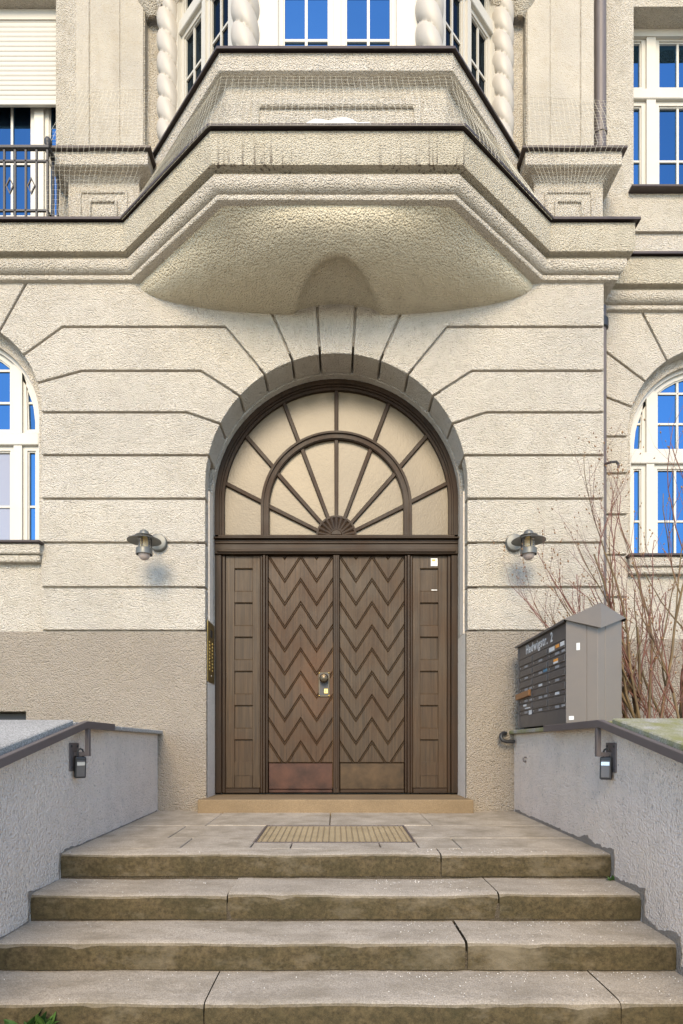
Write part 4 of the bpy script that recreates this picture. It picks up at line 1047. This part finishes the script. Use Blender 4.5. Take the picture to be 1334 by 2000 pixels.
ev.add([(x_, ya+.02, za+.047), (x_, yb_-.02, za+.040), (x_-.026, yb_+.004, za+.034), (x_-.024, ya+.006, za+.050), (x_, ya+.02, za+.099), (x_, yb_-.02, za+.090), (x_-.026, yb_+.004, za+.082), (x_-.024, ya+.006, za+.094)],
       [(0, 3, 2, 1), (4, 5, 6, 7), (0, 1, 5, 4), (1, 2, 6, 5), (2, 3, 7, 6), (3, 0, 4, 7)])
tag(ev.build('envelope', 'paper', bevel=.002), 'brown padded envelope sticking out of a letterbox flap', 'envelope')
# lettering
def lettering(txt, y_start, width):
    fc = bpy.data.curves.new('lettering', 'FONT'); fc.body = txt; fc.size = .07; fc.extrude = .0006; fc.offset = .0014; fc.space_character = 1.22
    to = bpy.data.objects.new('lettering_curve', fc); COL.objects.link(to)
    bpy.context.view_layer.update()
    dg = bpy.context.evaluated_depsgraph_get(); tm = bpy.data.meshes.new_from_object(to.evaluated_get(dg)); bpy.data.objects.remove(to)
    xs_ = [v.co.x for v in tm.vertices]; x0_ = min(xs_); wtx = max(xs_)-x0_
    for v in tm.vertices: v.co = Vector((xf-.0068-v.co.z, y_start-(v.co.x-x0_)/wtx*width, hb0+.026+v.co.y*1.4))
    tm.materials.clear(); tm.materials.append(M['sign_white'])
    link('lettering', tm, lb)
lettering('Hedwigstr.', Y1-.215, .50); lettering('2', Y1-.775, .045)

# ------------------------------------------------------------------ intercom and door sticker
ic = thing('intercom_panel', 'tall gold intercom panel with small buttons on the left doorway reveal', 'intercom', (-1.15, 5.49, Z(.59)))
ix = -1.153
bx('face_plate', 'goldplate', ic, ix, ix+.006, 5.35, 5.645, Z(.593), Z(1.143), .002)
bx('camera_window', 'black', ic, ix+.005, ix+.0075, 5.45, 5.54, Z(1.005), Z(1.075))
for i in range(9):
    for y in (5.44, 5.56):
        bx('bell_button', 'brass', ic, ix+.005, ix+.009, y-.022, y+.022, Z(.70)+.031*i, Z(.70)+.031*i+.016)
MB().tube([(ix+.005, 5.50, Z(.655)), (ix+.010, 5.50, Z(.655))], .01, 10).build('light_button', 'steel', ic)
stx, stz = (848-657)/204.5, ZD(1098)
st = thing('door_sticker', 'small white sticker with orange print on the right side panel', 'sticker', (stx, yd, stz-.04))
bx('paper', 'sign_white', st, stx-.032, stx+.032, yd-.0012, yd-.0004, stz-.037, stz+.037)
bx('print', 'orange', st, stx-.022, stx+.010, yd-.0018, yd-.0013, stz+.008, stz+.026)
for i in range(3): bx('print', 'label_grey', st, stx-.024, stx+.02-.006*i, yd-.0018, yd-.0013, stz-.006-.009*i, stz-.003-.009*i)
stz2 = Z(1.497)
o = bx('torn_label', 'sign_white', None, stx-.028, stx+.028, yd-.0030, yd-.0020, stz2+.002, stz2+.010); tag(o, 'torn white label remnant on the right side panel', 'label')

# ------------------------------------------------------------------ wall lamps
def wall_lamp(px, label, s):
    xp = s*1.575; xl_ = s*1.607; yl_ = 5.01; zc_ = Z(1.735)
    L = thing('wall_lamp', label, 'lamp', (xp, YF, Z(1.81)), 'wall lamps beside the door')
    MB().lathe([(0, .046), (.060, .046), (.072, .042), (.076, .034), (.078, -.01)], (xp, YF, Z(1.812)), 32, 'y').build('back_plate', 'lamp', L, smooth=.5)
    MB().tube([(xp, YF-.03, Z(1.815)), (xp+(xl_-xp)*.35, YF-.12, Z(1.818)), (xp+(xl_-xp)*.7, YF-.20, Z(1.80)), (xl_, yl_+.06, zc_+.035), (xl_, yl_+.05, zc_+.01)], .012, 10).build('arm', 'lamp', L, smooth=.8)
    cc = (xl_, yl_, zc_)
    MB().lathe([(0, .088), (.018, .084), (.034, .072), (.042, .054), (.042, .046), (.074, .036), (.076, .031), (.04, .038), (0, .038)], cc, 32).build('cap', 'lamp', L, smooth=.5)
    MB().lathe([(.058, .020), (.075, .016), (.138, -.004), (.140, -.009), (.075, .010), (.058, .014), (.058, .020)], cc, 40).build('brim', 'lamp', L, smooth=.5)
    for a in (30, 150, 270, 90):
        x, y = xl_+.058*math.cos(R_(a)), yl_+.058*math.sin(R_(a)); MB().tube([(x, y, zc_+.036), (x, y, zc_-.075)], .0045, 8).build('rod', 'iron', L)
    MB().lathe([(.050, .036), (.050, -.07)], cc, 28).build('glass_cylinder', 'lampglass', L, smooth=True)
    MB().lathe([(0, .03), (.020, .025), (.026, .0), (.026, -.045), (.018, -.075)], cc, 16).build('bulb', 'bulb', L, smooth=True)
    MB().lathe([(.055, -.072), (.066, -.072), (.068, -.076), (.068, -.122), (.062, -.122), (.062, -.078), (.055, -.074)], cc, 32).build('lower_ring', 'lamp', L, smooth=.5)
    MB().lathe([(.050, -.072), (.050, -.118), (.044, -.142), (.030, -.160), (.014, -.168), (0, -.170)], cc, 28).build('globe', 'opal', L, smooth=True)
wall_lamp(0, 'grey metal wall lamp with round brim, beside the door towards the left arched window', -1)
wall_lamp(0, 'grey metal wall lamp with round brim, above the letterboxes beside bare twigs', 1)

# ------------------------------------------------------------------ bird net
def net(rows_pts, step, nm, label, sag=.01):
    """rows_pts: list of polylines (same count), top to bottom; resampled into a square mesh"""
    def resample(pl, n):
        pl = [Vector(p) for p in pl]; d = [0]
        for a, b in zip(pl[:-1], pl[1:]): d.append(d[-1]+(b-a).length)
        out = []; j = 0
        for i in range(n+1):
            t = d[-1]*i/n
            while j < len(pl)-2 and d[j+1] < t: j += 1
            out.append(pl[j].lerp(pl[j+1], (t-d[j])/max(1e-6, d[j+1]-d[j])))
        return out
    Lmax = max(sum((Vector(b)-Vector(a)).length for a, b in zip(r[:-1], r[1:])) for r in rows_pts)
    n = int(Lmax/step); R = [resample(r, n) for r in rows_pts]; G = []
    for a, b in zip(R[:-1], R[1:]):
        k = max(2, int((b[n//2]-a[n//2]).length/step))
        for i in range(k):
            row = []
            for q in range(n+1):
                t = i/k; p = a[q].lerp(b[q], t)
                w = mnoise.noise((p.x*3.1, p.y*3.1, p.z*3.1)); p = p+Vector((.012*mnoise.noise((p.z*5, p.x*4, 1)), -sag*(1-abs(2*t-1))*0-.012*w, -sag*.6*math.sin(math.pi*t)+.010*mnoise.noise((p.x*6, 3, p.z*4))))
                row.append(p)
            G.append(row)
    G.append(R[-1]); m = MB()
    for row in G: m.tube(row, .0009, 3, False)
    for q in range(n+1): m.tube([row[q] for row in G], .0009, 3, False)
    tag(m.build(nm, 'net'), label, 'net')
bt = [(-1.70, 5.49, Z(5.215)), (-.90, 4.655, Z(5.215)), (.895, 4.655, Z(5.215)), (1.70, 5.49, Z(5.215))]
bb = [(-1.84, 5.155, Z(4.583)), (-.93, 4.375, Z(4.583)), (.935, 4.375, Z(4.583)), (1.85, 5.155, Z(4.583))]
net([bt, bb, [(x, y-.012, z-.05) for x, y, z in bb]], .048, 'bird_net', 'pale bird netting stretched across the front of the bay')
net([[(-2.40, 5.495, Z(6.03)), (-1.72, 5.495, Z(6.05))], [(-2.56, 5.255, Z(5.31)), (-1.66, 5.255, Z(5.31))], [(-2.49, 5.15, Z(4.585)), (-1.86, 5.15, Z(4.585))]], .048, 'bird_net', 'pale bird netting over the left pedestal beside the balcony railing')
net([[(1.72, 5.495, Z(5.98)), (2.50, 5.515, Z(5.96))], [(1.66, 5.255, Z(5.31)), (2.54, 5.255, Z(5.31))], [(1.87, 5.15, Z(4.585)), (2.1, 5.15, Z(4.585))]], .048, 'bird_net', 'pale bird netting over the right pedestal beside the downpipe')

# ------------------------------------------------------------------ red-twigged shrub and weeds
shr = thing('dogwood_shrub', 'leafless red-twigged shrub growing behind the letterboxes', 'shrub', (2.45, 4.55, Z(0)))
old, red, buds = MB(), MB(), MB()
rnd = random.Random(21)
def grow(p, d, L, r, lev, out_b):
    n = 7 if lev < 2 else 5; pts = [p.copy()]; rad = [r]; q = p.copy(); dd = d.normalized()
    for i in range(n):
        dd = (dd+Vector((rnd.uniform(-.16, .16), rnd.uniform(-.12, .12), rnd.uniform(-.05, .12)))).normalized()
        q = q+dd*L/n
        if q.y > 5.22 and q.x < 2.42: q.y = 5.22; dd.y = -abs(dd.y)
        if q.y > 5.6: q.y = 5.6; dd.y = -abs(dd.y)
        pts.append(q.copy()); rad.append(r*(1-.5*(i+1)/n))
    (old if lev == 0 or (lev == 1 and rnd.random() < .45) else red).tube(pts, rad, 6 if lev < 2 else 4)
    if lev < 3:
        for i in range(2, n+1):
            kk = rnd.choice((0, 0, 1, 1)) if lev else rnd.choice((0, 1, 1, 1))
            for _ in range(kk):
                sd = Vector((rnd.uniform(-1, 1), rnd.uniform(-.7, .7), rnd.uniform(.0, .9)))
                nd = (dd*.95+sd*.62).normalized()
                grow(pts[i], nd, L*rnd.uniform(.36, .62), rad[i]*.66, lev+1, out_b)
    else:
        for w in (pts[-1], pts[-2] if rnd.random() < .4 else None):
            if w is None: continue
            br_ = rnd.uniform(.0035, .0070); t = dd*br_*2.6
            buds.tube([w-t*.2, w+t*.4, w+t], [br_*.5, br_, br_*.2], 5)
stems = []
for i in range(13):
    b = Vector((rnd.uniform(2.25, 2.85), rnd.uniform(4.25, 4.95), Z(-.02)))
    tx = rnd.uniform(-.75, .60); d = Vector((tx, rnd.uniform(-.22, .18), rnd.uniform(.75, 1.1)))
    grow(b, d, rnd.uniform(.65, 1.08), rnd.uniform(.010, .020), 0, buds)
for tx, L, y in ((-.95, 1.0, 4.5), (-.80, 1.1, 4.7), (-.62, 1.2, 4.6), (-.45, 1.5, 4.45), (-.3, 1.5, 4.5), (.15, 1.6, 4.4), (.3, 1.5, 4.5)):
    grow(Vector((2.32, y, Z(0.0))), Vector((tx, .02, .95)), L, .012, 0, buds)
for i in range(48):      # thin low suckers
    grow(Vector((rnd.uniform(2.1, 3.1), rnd.uniform(4.1, 4.9), Z(0))), Vector((rnd.uniform(-.7, .7), rnd.uniform(-.25, .2), .8)), rnd.uniform(.4, .8), .004, 2, buds)
old.build('stems', 'bark', shr, smooth=True); red.build('twigs', 'redtwig', shr, smooth=True); tag(buds.build('buds', 'bud', shr, smooth=True), kind='stuff')

def weed(loc, n, size, label, seed):
    rg = random.Random(seed); w = thing('weed', label, 'weed', loc)
    m = MB()
    for i in range(n):
        a = rg.uniform(0, 6.28); el = rg.uniform(.3, 1.3); L = size*rg.uniform(.5, 1.0); wd = L*.16
        t = Vector((math.cos(a)*math.cos(el), math.sin(a)*math.cos(el)*.7, math.sin(el))); s_ = Vector((-math.sin(a), math.cos(a), 0))
        b = Vector(loc)+Vector((rg.uniform(-.3, .3)*size, rg.uniform(-.12, .05)*size, 0))
        p = [b, b+t*L*.35+s_*wd, b+t*L*.7+s_*wd*.7-Vector((0, 0, L*.05)), b+t*L-Vector((0, 0, L*.18)), b+t*L*.7-s_*wd*.7-Vector((0, 0, L*.05)), b+t*L*.35-s_*wd, b+t*L*.5+Vector((0, 0, -.004))]
        m.add(p, [(0, 1, 6), (1, 2, 6), (2, 3, 6), (3, 4, 6), (4, 5, 6), (5, 0, 6)])
    m.build('leaves', 'leaf', w)
weed((XS(70, 2.43), 2.425, Z(-1.180)), 56, .16, 'small green weed at the foot of the lowest visible step', 3)
weed((XS(1192, 3.42), 3.405, Z(-.755)), 14, .055, 'tiny green weed in the corner of the top step by the right wall', 5)
weed((1.55, 3.40, Z(-.758)), 8, .04, 'tiny green tuft against the right wall beside the top step', 9)
